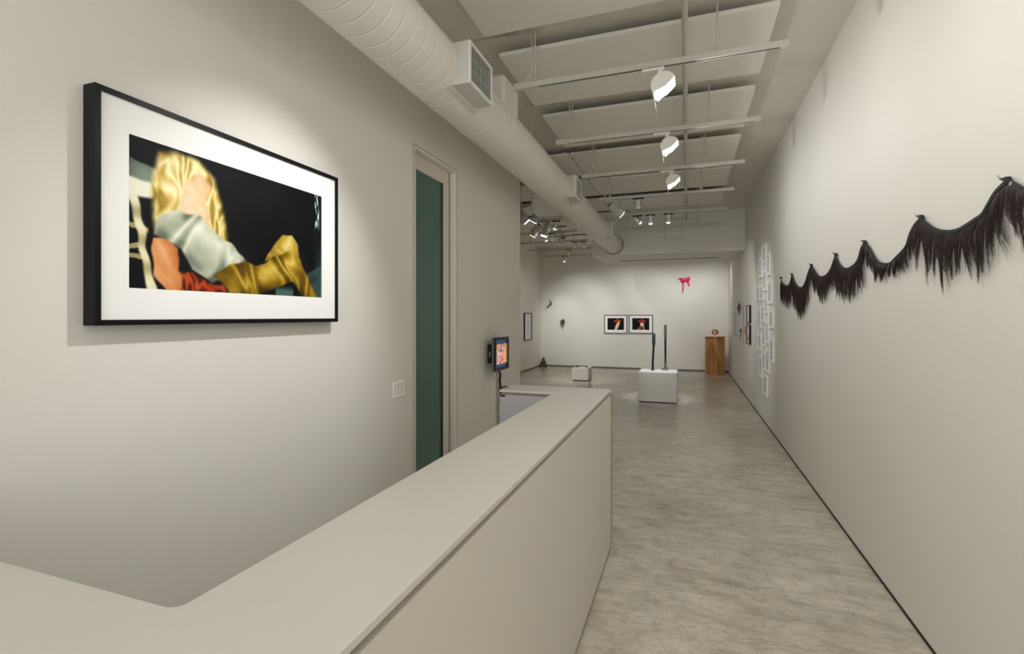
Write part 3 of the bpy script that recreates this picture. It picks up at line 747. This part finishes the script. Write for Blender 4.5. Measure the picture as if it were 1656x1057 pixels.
wall_frame(1206.9, 1211.4, zb_, zmid-.02, .016, .035, BLACK, 2, 'lower of two black-framed pictures stacked on the right wall, rusty print', grp='stacked black frames')
# pale unframed canvas
A, C_ = on_x(1190.2, 504.5, XR-.03), on_x(1186, 541, XR-.03)
b = MB(); z0 = on_x(1188, 541, XR).z; z1 = on_x(1188, 505, XR).z; hy = (C_.y-A.y)/2; hz = (z1-z0)/2
b.box((-.03, -hy, -hz), (0, hy, hz), 0, .003)
r = empty('pale_canvas', (XR, (A.y+C_.y)/2, (z0+z1)/2), 'pale blue-grey unframed panel on right wall nearest the back corner', 'wall panel')
b.build('canvas', mat('pale_blue_grey_canvas', (196, 204, 208), .6), r)
b = MB(); b.box((-.024, -hy+.02, -hz-.012), (0, hy-.02, -hz)); b.build('batten', mat('batten_wood', (120, 100, 74), .6), r)
# little wall sculptures on the right wall
p = on_x(1195.4, 497.5, XR-.04)
b = MB(); random.seed(4)
for i in range(9):
    q = Vector((random.uniform(-.02, .02), random.uniform(-.05, .05), random.uniform(-.08, .08)))
    b.tube([p+q, p+q+Vector((-.01, random.uniform(-.04, .04), -.05)), p+q+Vector((0, random.uniform(-.06, .06), -.1))], [.02, .016, .004], 8)
b.tube([p+Vector((0, 0, .05)), p+Vector((-.01, .0, .11))], [.02, .008], 8)
b.tube([p, p+Vector((.04, 0, 0))], .01, 6)
o = b.build('feather_bundle', FEATHER); tag(o, 'small dark bundle of feathers on right wall above the pale panel', 'sculpture')
p = on_x(1197.6, 534, XR-.03)
b = MB(); b.ball(p, (.02, .05, .035), 0, 12, .2); b.tube([p, p+Vector((0, -.01, -.1)), p+Vector((0, .03, -.2))], [.01, .008, .005], 8); b.tube([p, p+Vector((.03, 0, 0))], .008, 6)
o = b.build('spoon_form', FEATHER); tag(o, 'tiny spoon-shaped object on right wall below the dark bundle', 'sculpture')

# ---------------------------------------------------------------- light switch
p = on_x(645, 628, XL)
r = empty('light_switch', (XL, p.y, p.z), 'white three-gang light switch plate beside the tall teal door', 'light switch')
b = MB(); b.box((0, -.078, -.06), (.006, .078, .06), 0, .002); b.build('plate', WHITED, r)
for yy in (-.046, 0, .046):
    b = MB(); b.box((.006, yy-.016, -.034), (.0066, yy+.016, .034)); fr = b.build('bezel', mat('switch_gap', (96, 92, 86), .6), r) if yy == -.046 else b.build('bezel', bpy.data.materials['switch_gap'], r)
    b = MB(); b.box((.006, yy-.0125, -.031), (.010, yy+.0125, .031), 0, .001); b.build('rocker', WHITED, r)

# ---------------------------------------------------------------- wall monitor, raceway, cord
r = empty('wall_monitor', (XL, 4.975, 1.2), 'small black flat monitor on the left wall showing a pink picture', 'monitor')
zc = H-(573.7-511)*5.12/F
r.location.z = zc
b = MB(); b.box((0, -.11, -.1), (.05, .11, .1), 0, .008); b.box((.05, -.06, -.06), (.088, .06, .06)); o = b.build('wall_bracket', BLACKP, r)
b = MB()
for k in range(3): b.box((.02, -.1125, -.03+k*.02), (.04, -.11, -.018+k*.02))
b.build('indicator', mat('bracket_marks', (170, 170, 176), .3), r)
b = MB(); b.box((.088, -.205, -.176), (.112, .205, .176), 0, .004); b.build('rear_shell', GREYPL, r)
b = MB(); w_ = .03
b.box((.112, -.205, -.176), (.132, .205, -.176+w_)); b.box((.112, -.205, .176-w_), (.132, .205, .176)); b.box((.112, -.205, -.146), (.132, -.175, .146)); b.box((.112, .175, -.146), (.132, .205, .146)); b.box((.112, -.175, -.146), (.120, .175, .146))
b.build('bezel', BLACKP, r)
def screen(u, v):
    n1 = noise.noise(Vector((u*6, v*9, 4))); n2 = noise.noise(Vector((u*16, v*20, 8)))
    if u > .86: return (176, 128, 26) if .12 < v < .86 else (18, 24, 28)
    if v > .86 or v < .12: return (10, 66, 104)
    c = lerp((246, 206, 214), (226, 150, 150), .5+n2)
    if n1 > .12 and .1 < u < .8: c = lerp((150, 140, 66), (66, 110, 96), .5+n2*1.2)
    if n1 < -.22: c = (238, 122, 66)
    if v < .24 and abs(u-.42) < .08: c = (244, 96, 40)
    return c
picture(r, 'screen', (.1205, -.174, -.145), (0, .348, 0), (0, 0, .29), 50, 60, screen, SCREEN)
b = MB(); b.box((.132, -.16, -.168), (.1325, -.15, -.163)); b.build('power_light', mat('power_led', (90, 180, 230), .3, emit=1), r)
b = MB(); b.box((XL, 5.055, .05), (XL+.02, 5.075, zc-.12)); b.box((XL, 5.075, .05), (XL+.004, 5.185, zc-.12)); b.box((XL, 5.185, .05), (XL+.02, 5.23, .93))
o = b.build('cable_raceway', mat('raceway_paint', (210, 202, 186), .5)); tag(o, 'slim open wall channel below the monitor holding the cord', 'cable channel')
b = MB(); pts = [(XL+.038, 5.07, zc-.17), (XL+.038, 5.11, zc-.2)]
for k in range(24):
    z = .97-k*.023*1.02; pts.append((XL+.038+.003*math.sin(k*1.3), 5.145+.006*math.sin(k*.8)+.012*(k > 4), z))
pts += [(XL+.038, 5.19, .4), (XL+.038, 5.26, .36)]
b.tube(pts, .012, 10)
o = b.build('monitor_cord', BLACKP); tag(o, 'thick black cord hanging from the wall monitor down behind the counter', 'cord')

# ---------------------------------------------------------------- plinths and sculptures
def plinth(x0, x1, y0, y1, h, label, gap=.025):
    cx, cy = (x0+x1)/2, (y0+y1)/2; r = empty('display_plinth', (cx, cy, 0), label, 'plinth', 'white display plinths')
    hx, hy = (x1-x0)/2, (y1-y0)/2
    b = MB(); b.box((-hx, -hy, gap), (hx, hy, h), 0, .003); o = b.build('body', [PLINTH], r)
    b = MB(); b.box((-hx+.003, -hy+.003, h), (hx-.003, hy-.003, h+.002)); b.build('top', PLTOP, r)
    b = MB(); b.box((-hx+.02, -hy+.02, 0), (hx-.02, hy-.02, gap)); b.build('base', mat('plinth_toe_gap_shade', (60, 42, 34), .7), r)  # recessed base coloured dark for the shade of the toe gap
    return h+.002
hp = plinth(-.852, -.17, 9.46, 10.12, .564, 'larger white box plinth in the middle of the floor carrying two upright sculptures')
hs = plinth(-2.685, -2.28, 12.05, 12.55, .32, 'small low white box plinth farther back carrying a twig')
# upright sculpture 1: blue wrapped club
X0, Y0 = -.618, 9.8
r = empty('club_sculpture', (X0, Y0, hp), 'shorter dark upright stick with mottled blue-grey wrapped top, left on the larger plinth', 'sculpture')
b = MB(); b.tube([(0, 0, .012), (.002, 0, .15), (.012, 0, .35), (.018, 0, .5)], [.02, .02, .019, .021], 14); b.tube([(0, 0, 0), (0, 0, .016)], [.035, .026], 16); b.build('shaft', BRONZE, r)
b = MB(); pts = [(.018+.004*math.sin(i*1.4), 0, .5-.02+i*.0205) for i in range(12)]; b.tube(pts, [.024, .03, .026, .031, .028, .032, .028, .033, .03, .034, .03, .014], 14)
for i in range(7): b.tube([(.018, 0, .5+i*.032), (.022, 0, .512+i*.032)], .0335, 12, 1); b.build('wrapped_top', [WRAPB, mat('dark_cord', (40, 52, 60), .6)], r)
X0, Y0 = -.389, 9.88
r = empty('staff_sculpture', (X0, Y0, hp), 'taller straight dark staff standing on a clawed foot, right on the larger plinth', 'sculpture')
b = MB(); b.tube([(0, 0, .1), (0, 0, .3), (0, 0, .62)], [.017, .018, .021], 14); b.build('shaft', BRONZE, r)
b = MB(); b.tube([(0, 0, .6), (0, 0, .7), (0, 0, .8), (0, 0, .855), (0, 0, .876)], [.024, .027, .027, .025, .012], 14)
for i in range(18): b.tube([(0, 0, .61+i*.0135), (0, 0, .616+i*.0135)], .0285, 12)
b.build('wrapped_top', WRAPG, r)
b = MB(); b.tube([(0, 0, .14), (0, 0, .09), (0, 0, .05)], [.018, .024, .03], 12)
for a in (-2.7, -.9, -.2, 1.2, 2.3):
    dx, dy = math.cos(a), math.sin(a); L_ = .085 if a < -2 else .06
    b.tube([(0, 0, .07), (dx*.03, dy*.03, .045), (dx*.7*L_, dy*.7*L_, .014), (dx*L_, dy*L_, .004)], [.018, .012, .009, .003], 8)
b.build('claw_foot', mat('horn_grey', (98, 90, 84), .6, var=.4, scale=50), r)
# twig on small plinth
b = MB(); pts = [(-.14, -.08, .012), (-.12, .0, .014), (-.06, .07, .018), (0, .09, .02), (.07, .07, .018), (.12, .0, .014), (.15, -.08, .012)]
b.tube(pts, [.014, .02, .014, .012, .013, .018, .01], 10); b.tube([(-.12, 0, .016), (-.15, -.04, .012), (-.17, -.06, .01)], [.016, .012, .008], 8); b.tube([(.11, 0, .016), (.14, -.03, .012)], [.014, .01], 8)
r = empty('twig_sculpture', (-2.48, 12.27, hs+.003), 'short arched twig lying on the small low plinth', 'sculpture')
b.build('twig', TWIG, r)
b = MB(); b.tube([(-.135, -.06, .022), (-.115, -.01, .022)], .022, 10); b.tube([(.115, .0, .02), (.14, -.05, .02)], .02, 10); b.build('binding', BRONZE, r)
# wooden pedestal
foot = [(.48, 14.52), (.756, 14.42), (.965, 14.60), (.965, 14.92), (.72, 15.02), (.48, 14.9)]
cx = sum(p[0] for p in foot)/6; cy = sum(p[1] for p in foot)/6
def sc_(k): return [((x-cx)*k, (y-cy)*k) for x, y in foot]
r = empty('wooden_pedestal', (cx, cy, 0), 'tall angular walnut wood pedestal in the back right corner', 'pedestal')
b = MB(); b.prism(sc_(1), .035, 1.03); b.build('body', WOOD, r)
b = MB(); b.prism(sc_(1.05), 0, .035); b.build('base_moulding', WOOD, r)
b = MB(); b.prism(sc_(1.07), 1.03, 1.048); b.build('top_moulding', WOOD, r)
b = MB(); b.prism(sc_(1.05), 1.048, 1.055); b.build('top', PLTOP, r)
# small orange head
hx_, hy_ = on_y(1156.4, 540, 14.6).x, 14.6
r = empty('head_sculpture', (hx_, hy_, 1.055), 'small glossy orange head with honey hair on the wooden pedestal', 'sculpture')
b = MB(); b.tube([(0, 0, 0), (0, 0, .008), (0, 0, .015), (0, 0, .05)], [.024, .02, .01, .012], 16); b.build('stand', ORANGE, r)
b = MB(); b.ball((0, 0, .105), (.052, .05, .062), 0, 20); b.ball((0, -.052, .1), (.008, .012, .011), 0, 10); b.build('face', ORANGE, r)
b = MB(); b.ball((-.006, -.042, .11), (.028, .012, .03), 0, 14); b.build('eye_patch', mat('pale_glaze', (226, 238, 232), .25, coat=.5), r)
b = MB()
for i in range(26):
    a = PI*.02+i*PI*.96/25   # strands from the crown round the back to both sides
    ca, sa = math.cos(a), math.sin(a)
    b.tube([(0, .01, .178), (.05*ca, .012+.038*sa, .16), (.07*ca, .02+.045*sa, .11), (.078*ca, .012+.04*sa, .075), (.066*ca, .0+.03*sa, .055)], [.01, .016, .016, .015, .006], 8)
for i in range(7):
    a = PI*1.12+i*PI*.76/6; ca, sa = math.cos(a), math.sin(a)
    b.tube([(0, .0, .178), (.035*ca, .03*sa, .172), (.048*ca, .046*sa, .15)], [.01, .014, .006], 8)
b.build('hair', BLOND, r)

# pink wall piece
def wp(px, py): 
    p = on_y(1090+px/26.43, 440+py/26.43, YB-.03); return p
b = MB()
for path, rad in (([(175, 290), (230, 280), (300, 285), (360, 310)], [14, 30, 42, 60]),
                  ([(330, 330), (370, 370), (365, 430)], [84, 96, 50]),
                  ([(360, 330), (450, 325), (540, 320), (590, 290), (645, 215)], [86, 74, 84, 66, 26]),
                  ([(560, 330), (600, 350), (640, 280), (655, 215)], [70, 52, 48, 20]),
                  ([(550, 340), (600, 430), (635, 520), (655, 595)], [50, 38, 32, 14]),
                  ([(410, 380), (395, 480), (385, 640), (372, 780), (370, 870)], [48, 28, 24, 22, 16])):
    pts = [wp(*q) for q in path]; k = 14.6/F/26.43*1.02
    # resample smoothly
    P2, R2 = [], []
    for i in range(len(pts)-1):
        for t in range(4):
            P2.append(pts[i].lerp(pts[i+1], t/4)); R2.append((rad[i]+(rad[i+1]-rad[i])*t/4)*k)
    P2.append(pts[-1]); R2.append(rad[-1]*k)
    P2 = [pts[0]+(pts[0]-pts[1]).normalized()*R2[0]*.6]+P2+[pts[-1]+(pts[-1]-pts[-2]).normalized()*R2[-1]*.6]; R2 = [R2[0]*.4]+R2+[R2[-1]*.4]
    b.tube(P2, R2, 14, flat=(1, .6, 1))
o = b.build('drip_sculpture', PINK); tag(o, 'bright crimson dripping bow-like wall sculpture high on the back wall', 'sculpture')
# twisted grey branch
def wq(px, py, y=YB-.04): return on_y(860+px/7.043, 470+py/7.05, y)
b = MB()
b.tube([wq(205, 98), wq(208, 115), wq(214, 128), wq(212, 145, YB-.06), wq(205, 160), wq(192, 175, YB-.05), wq(180, 182), wq(173, 190), wq(170, 204)], [.008, .018, .022, .03, .026, .02, .022, .014, .006], 10)
b.tube([wq(214, 128), wq(226, 132), wq(224, 150), wq(216, 165)], [.012, .016, .014, .01], 10)
b.tube([wq(205, 110), wq(198, 122)], [.02, .008], 8); b.tube([wq(180, 180), wq(170, 178)], [.02, .01], 8)
b.tube([wq(212, 145), on_y(860+212/7.043, 470+145/7.05, YB)], .01, 6)
o = b.build('branch_sculpture', mat('grey_cast_branch', (112, 112, 106), .45, .3, var=.6, scale=30)); tag(o, 'thin twisted grey branch-like sculpture high on back wall near the left corner', 'sculpture')
# brown cluster with pale feather tail
random.seed(11); r0 = wq(355, 355)
r = empty('feather_cluster', (r0.x, YB, r0.z), 'brown and black shaggy cluster on the back wall with a pale tail', 'sculpture')
b = MB()
for i in range(34):
    a = random.uniform(0, 2*PI); q = random.uniform(.01, .05); d = Vector((math.cos(a), -.3-random.random()*.6, math.sin(a)*1.2))
    s0 = Vector((random.uniform(-.03, .03), -.05, random.uniform(-.05, .06)))
    b.tube([s0, s0+d*.04, s0+d*.04+Vector((d.x*.03, -.01, -.03))], [.022, .018, .003], 7, random.choice((0, 0, 1)))
b.ball((0, -.04, 0), (.05, .04, .08), 0, 14, .3)
b.build('body', [FEATHER, BRONZE], r)
b = MB()
for i in range(9): b.tube([(random.uniform(-.015, .015), -.04, -.06), (random.uniform(-.02, .02), -.04, -.13), (random.uniform(-.015, .02), -.03, -.2)], [.01, .009, .002], 6)
b.build('tail', mat('pale_feathers', (176, 172, 164), .7, var=.2), r)
# dark heap in the far left corner
r = empty('corner_heap', (XG+.16, YB-.25, 0), 'small dark pointed heap of bark and feathers on the floor in the far left corner', 'sculpture')
b = MB(); random.seed(5)
for i in range(80):
    a = random.uniform(0, 2*PI); t = random.random()**1.4; rr = .085*(1-t)+.008
    b.ball((math.cos(a)*rr*1.1, math.sin(a)*rr, .03+.22*t), (random.uniform(.02, .035),)*2+(random.uniform(.03, .05),), random.choice((0, 0, 1)), 8, .5)
for i in range(60):
    a = random.uniform(0, 2*PI); z0 = random.uniform(.02, .2); q = .09*(1-z0/.26)+.01; ca, sa = math.cos(a), math.sin(a)
    b.tube([(ca*q*.6, sa*q*.6, z0), (ca*q*1.15, sa*q*1.15, z0+.03), (ca*q*1.3, sa*q*1.3, z0-.015)], [.014, .01, .002], 6, random.choice((0, 1)))
b.tube([(0, 0, .18), (.005, 0, .27), (-.005, 0, .32)], [.035, .02, .004], 8, 1)
b.tube([(-.1, 0, .03), (-.14, -.04, .015), (-.15, -.06, .01)], [.03, .02, .01], 8)
b.build('heap', [BARK, FEATHER], r)

# ---------------------------------------------------------------- hair garland on the right wall
SC, OX, OY = 3.887, 1230.0, 270.0
def hp_(x, y, off=.012): return on_x(OX+x/SC, OY+y/SC, XR-off)
swags = [
 ([(127,700),(132,722),(145,738),(162,746),(178,740),(187,718),(195,678)], [(125,825),(140,860),(165,878),(185,860),(202,800)]),
 ([(195,678),(205,705),(215,730),(232,750),(250,758),(268,748),(283,715),(298,665),(316,620)], [(203,800),(215,900),(245,940),(285,925),(300,840),(318,740)]),
 ([(316,620),(330,640),(345,665),(362,685),(385,690),(412,680),(438,645),(455,600),(470,555)], [(325,720),(345,790),(365,830),(400,840),(425,800),(450,760),(478,770)]),
 ([(470,555),(480,585),(495,612),(515,632),(540,640),(570,628),(597,605),(615,570),(630,515),(650,478)], [(478,740),(500,815),(545,835),(600,800),(640,740),(662,650)]),
 ([(650,478),(675,500),(700,545),(725,585),(750,605),(785,611),(815,605),(845,575),(885,535),(915,495),(935,430),(965,370),(1003,325)], [(662,600),(700,665),(740,735),(790,700),(850,680),(900,650),(950,595),(985,550),(1003,470)]),
 ([(1003,325),(1040,355),(1080,383),(1130,402),(1190,405),(1240,395),(1290,368),(1340,335),(1390,300),(1430,235),(1475,160),(1540,95)], [(1010,600),(1040,690),(1090,690),(1150,745),(1200,670),(1240,705),(1300,695),(1350,650),(1400,700),(1440,660),(1480,560),(1530,430)]),
 ([(1540,95),(1590,105),(1656,145),(1760,215),(1880,240),(2000,215),(2100,120),(2160,20)], [(1550,380),(1600,450),(1650,500),(1720,640),(1860,700),(2000,660),(2100,500),(2160,400)]),
]
def interp(pl, x):
    if x <= pl[0][0]: return pl[0][1]
    for (xa, ya), (xb, yb) in zip(pl, pl[1:]):
        if x <= xb: return ya+(yb-ya)*(x-xa)/(xb-xa)
    return pl[-1][1]
root = hp_(1003, 325, 0)
g = empty('hair_garland', root, 'long dark brown hair fringe strung in swags from hooks along the right wall', 'hair garland')
def grel(mb): mb.v = [(v[0]-root.x, v[1]-root.y, v[2]-root.z) for v in mb.v]; return mb
def dense(pl, n=8):
    out = []
    for i in range(len(pl)-1):
        p0 = Vector(pl[max(i-1, 0)]); p1 = Vector(pl[i]); p2 = Vector(pl[i+1]); p3 = Vector(pl[min(i+2, len(pl)-1)])
        for k in range(n):
            t = k/n
            out.append(.5*((2*p1)+(p2-p0)*t+(2*p0-5*p1+4*p2-p3)*t*t+(3*p1-p0-3*p2+p3)*t**3))
    out.append(Vector(pl[-1])); return out
random.seed(21)
for si, (top, bot) in enumerate(swags):
    dt = dense(top); P = [hp_(p[0], p[1], .016) for p in dt]
    b = MB(); vs = []; fs = []
    hw = .0075
    for i, p in enumerate(P):
        t = (P[min(i+1, len(P)-1)]-P[max(i-1, 0)]).normalized(); nrm = Vector((1, 0, 0)).cross(t).normalized()
        if nrm.z < 0: nrm = -nrm
        for dx, dn in ((-.0025, -hw), (-.0025, hw), (.0025, hw), (.0025, -hw)): vs.append(p+Vector((dx, 0, 0))+nrm*dn)
    m = len(P)
    fs = [(i*4+k, i*4+(k+1) % 4, (i+1)*4+(k+1) % 4, (i+1)*4+k) for i in range(m-1) for k in range(4)]+[(3, 2, 1, 0), ((m-1)*4, (m-1)*4+1, (m-1)*4+2, (m-1)*4+3)]
    b.add(vs, fs); grel(b).build('band', BAND, g)
    # strands, hanging straight down in the wall plane, gathered into locks
    L3 = [0]
    for i in range(1, m): L3.append(L3[-1]+(P[i]-P[i-1]).length)
    tot = L3[-1]; b = MB()
    def at(s):
        for i in range(1, m):
            if L3[i] >= s: 
                t = (s-L3[i-1])/(L3[i]-L3[i-1]); return dt[i-1].lerp(dt[i], t), P[i-1].lerp(P[i], t)
        return dt[-1], P[-1]
    nlock = max(8, int(tot/.026))
    locks = []
    for k in range(nlock):
        s = tot*(k+random.random())/nlock
        locks.append((s, random.uniform(.78, 1.1), random.gauss(0, .024), random.uniform(-.055, .04), random.uniform(0, 6)))
    ns = int(tot/.0006)
    for k in range(ns):
        s = tot*random.random(); d2, p3 = at(s)
        lk = min(locks, key=lambda l: abs(l[0]-s)+random.random()*.012)
        stray = random.random() < .05
        xx = d2.x; zend = hp_(xx, interp(bot, xx)).z
        full = max(.05, p3.z-zend)
        ln = 1.08*full*(lk[1]*(1-.42*random.random()**1.6) if not stray else random.uniform(.6, 1.18))
        lockp = at(lk[0])[1]
        edge_ = min(1, min(s, tot-s)/.12)
        pull = edge_*(lockp.y-p3.y)*random.uniform(.55, .9)
        curl = lk[3]*(1 if not stray else 2)+random.gauss(0, .006)
        r0 = random.uniform(.0005, .0009) if not stray else .0004
        xo = random.uniform(.001, .024); ns_ = 6; pts = []
        xoff = XR-.004-xo*.2
        for j in range(ns_+1):
            t = j/ns_
            yy = p3.y + pull*min(1, t*1.5)*(1 if not stray else .2) + lk[2]*t*t + curl*t**3 + .008*math.sin(lk[4]+t*7)*t + random.gauss(0, .0008)
            pts.append(Vector((XR-.014-(.012+xo)*math.sin(min(1, t*1.3)*PI*.5)*.6*(1-.5*t), yy, p3.z-.004-ln*t)))
        rr = [r0*(1-.75*(j/ns_)**2) for j in range(ns_+1)]
        vs = []
        for p, q in zip(pts, rr): vs += [(p.x-q, p.y, p.z), (p.x+q*.6, p.y+q, p.z), (p.x+q*.6, p.y-q, p.z)]
        b.add(vs, [(i*3+k2, i*3+(k2+1) % 3, (i+1)*3+(k2+1) % 3, (i+1)*3+k2) for i in range(ns_) for k2 in range(3)], 0, True)
    grel(b).build('hair_fringe', HAIR, g)
    # hook with a loop of the band at each peak
    p = hp_(top[0][0], top[0][1], .016)
    b = MB(); b.tube([Vector((XR, p.y+.006, p.z+.012)), Vector((XR-.03, p.y+.006, p.z+.012)), Vector((XR-.034, p.y+.01, p.z+.03))], .0016, 6)
    o = grel(b).build('hook', mat('nail_steel', (150, 150, 150), .4, .6) if si == 0 else bpy.data.materials['nail_steel'], g)
    b = MB(); b.tube([Vector((XR-.012, p.y-.012, p.z-.008)), Vector((XR-.016, p.y-.012, p.z+.008)), Vector((XR-.016, p.y+.004, p.z+.014))], [.011, .012, .007], 10)
    b.tube([Vector((XR-.016, p.y+.0, p.z+.008)), Vector((XR-.022, p.y+.02, p.z+.018))], [.006, .004], 8)
    grel(b).build('loop', BAND, g)
# stitched number on the band by the last hook
cu = bpy.data.curves.new('stitched_number', 'FONT'); cu.body = '07'; cu.size = .017; cu.extrude = .0003
cu.materials.append(mat('white_stitching', (220, 220, 220), .7))
t_ = bpy.data.objects.new('tmp_number', cu); col.objects.link(t_); bpy.context.view_layer.update()
me = bpy.data.meshes.new_from_object(t_); bpy.data.objects.remove(t_)
o = bpy.data.objects.new('stitched_number', me); col.objects.link(o); o.parent = g
p = hp_(1562, 107, .0195); q = hp_(1600, 118, .0195); ang = math.atan2(q.z-p.z, p.y-q.y)
o.matrix_world = Matrix.Identity(4)
o.location = Vector((XR-.0195, p.y, p.z-.006))-root
o.rotation_euler = (PI/2, -ang*0, -PI/2)
o['label'] = 'tiny white number stitched on the black band'

# ---------------------------------------------------------------- camera and view
cam = bpy.data.cameras.new('camera'); co = bpy.data.objects.new('camera', cam); col.objects.link(co)
cam.sensor_width = 36; cam.lens = 36*F/1656; cam.shift_y = -17.5/1656; cam.clip_start = .02
co.location = (0, 0, H); co.rotation_euler = (PI/2, 0, TH)
sc = bpy.context.scene; sc.camera = co
sc.view_settings.view_transform = 'Standard'; sc.view_settings.look = 'None'; sc.view_settings.gamma = 1; sc.view_settings.exposure = .25
sc.cycles.max_bounces = 10; sc.cycles.diffuse_bounces = 7; sc.cycles.glossy_bounces = 4; sc.cycles.use_denoising = True
sc.cycles.sample_clamp_indirect = 6
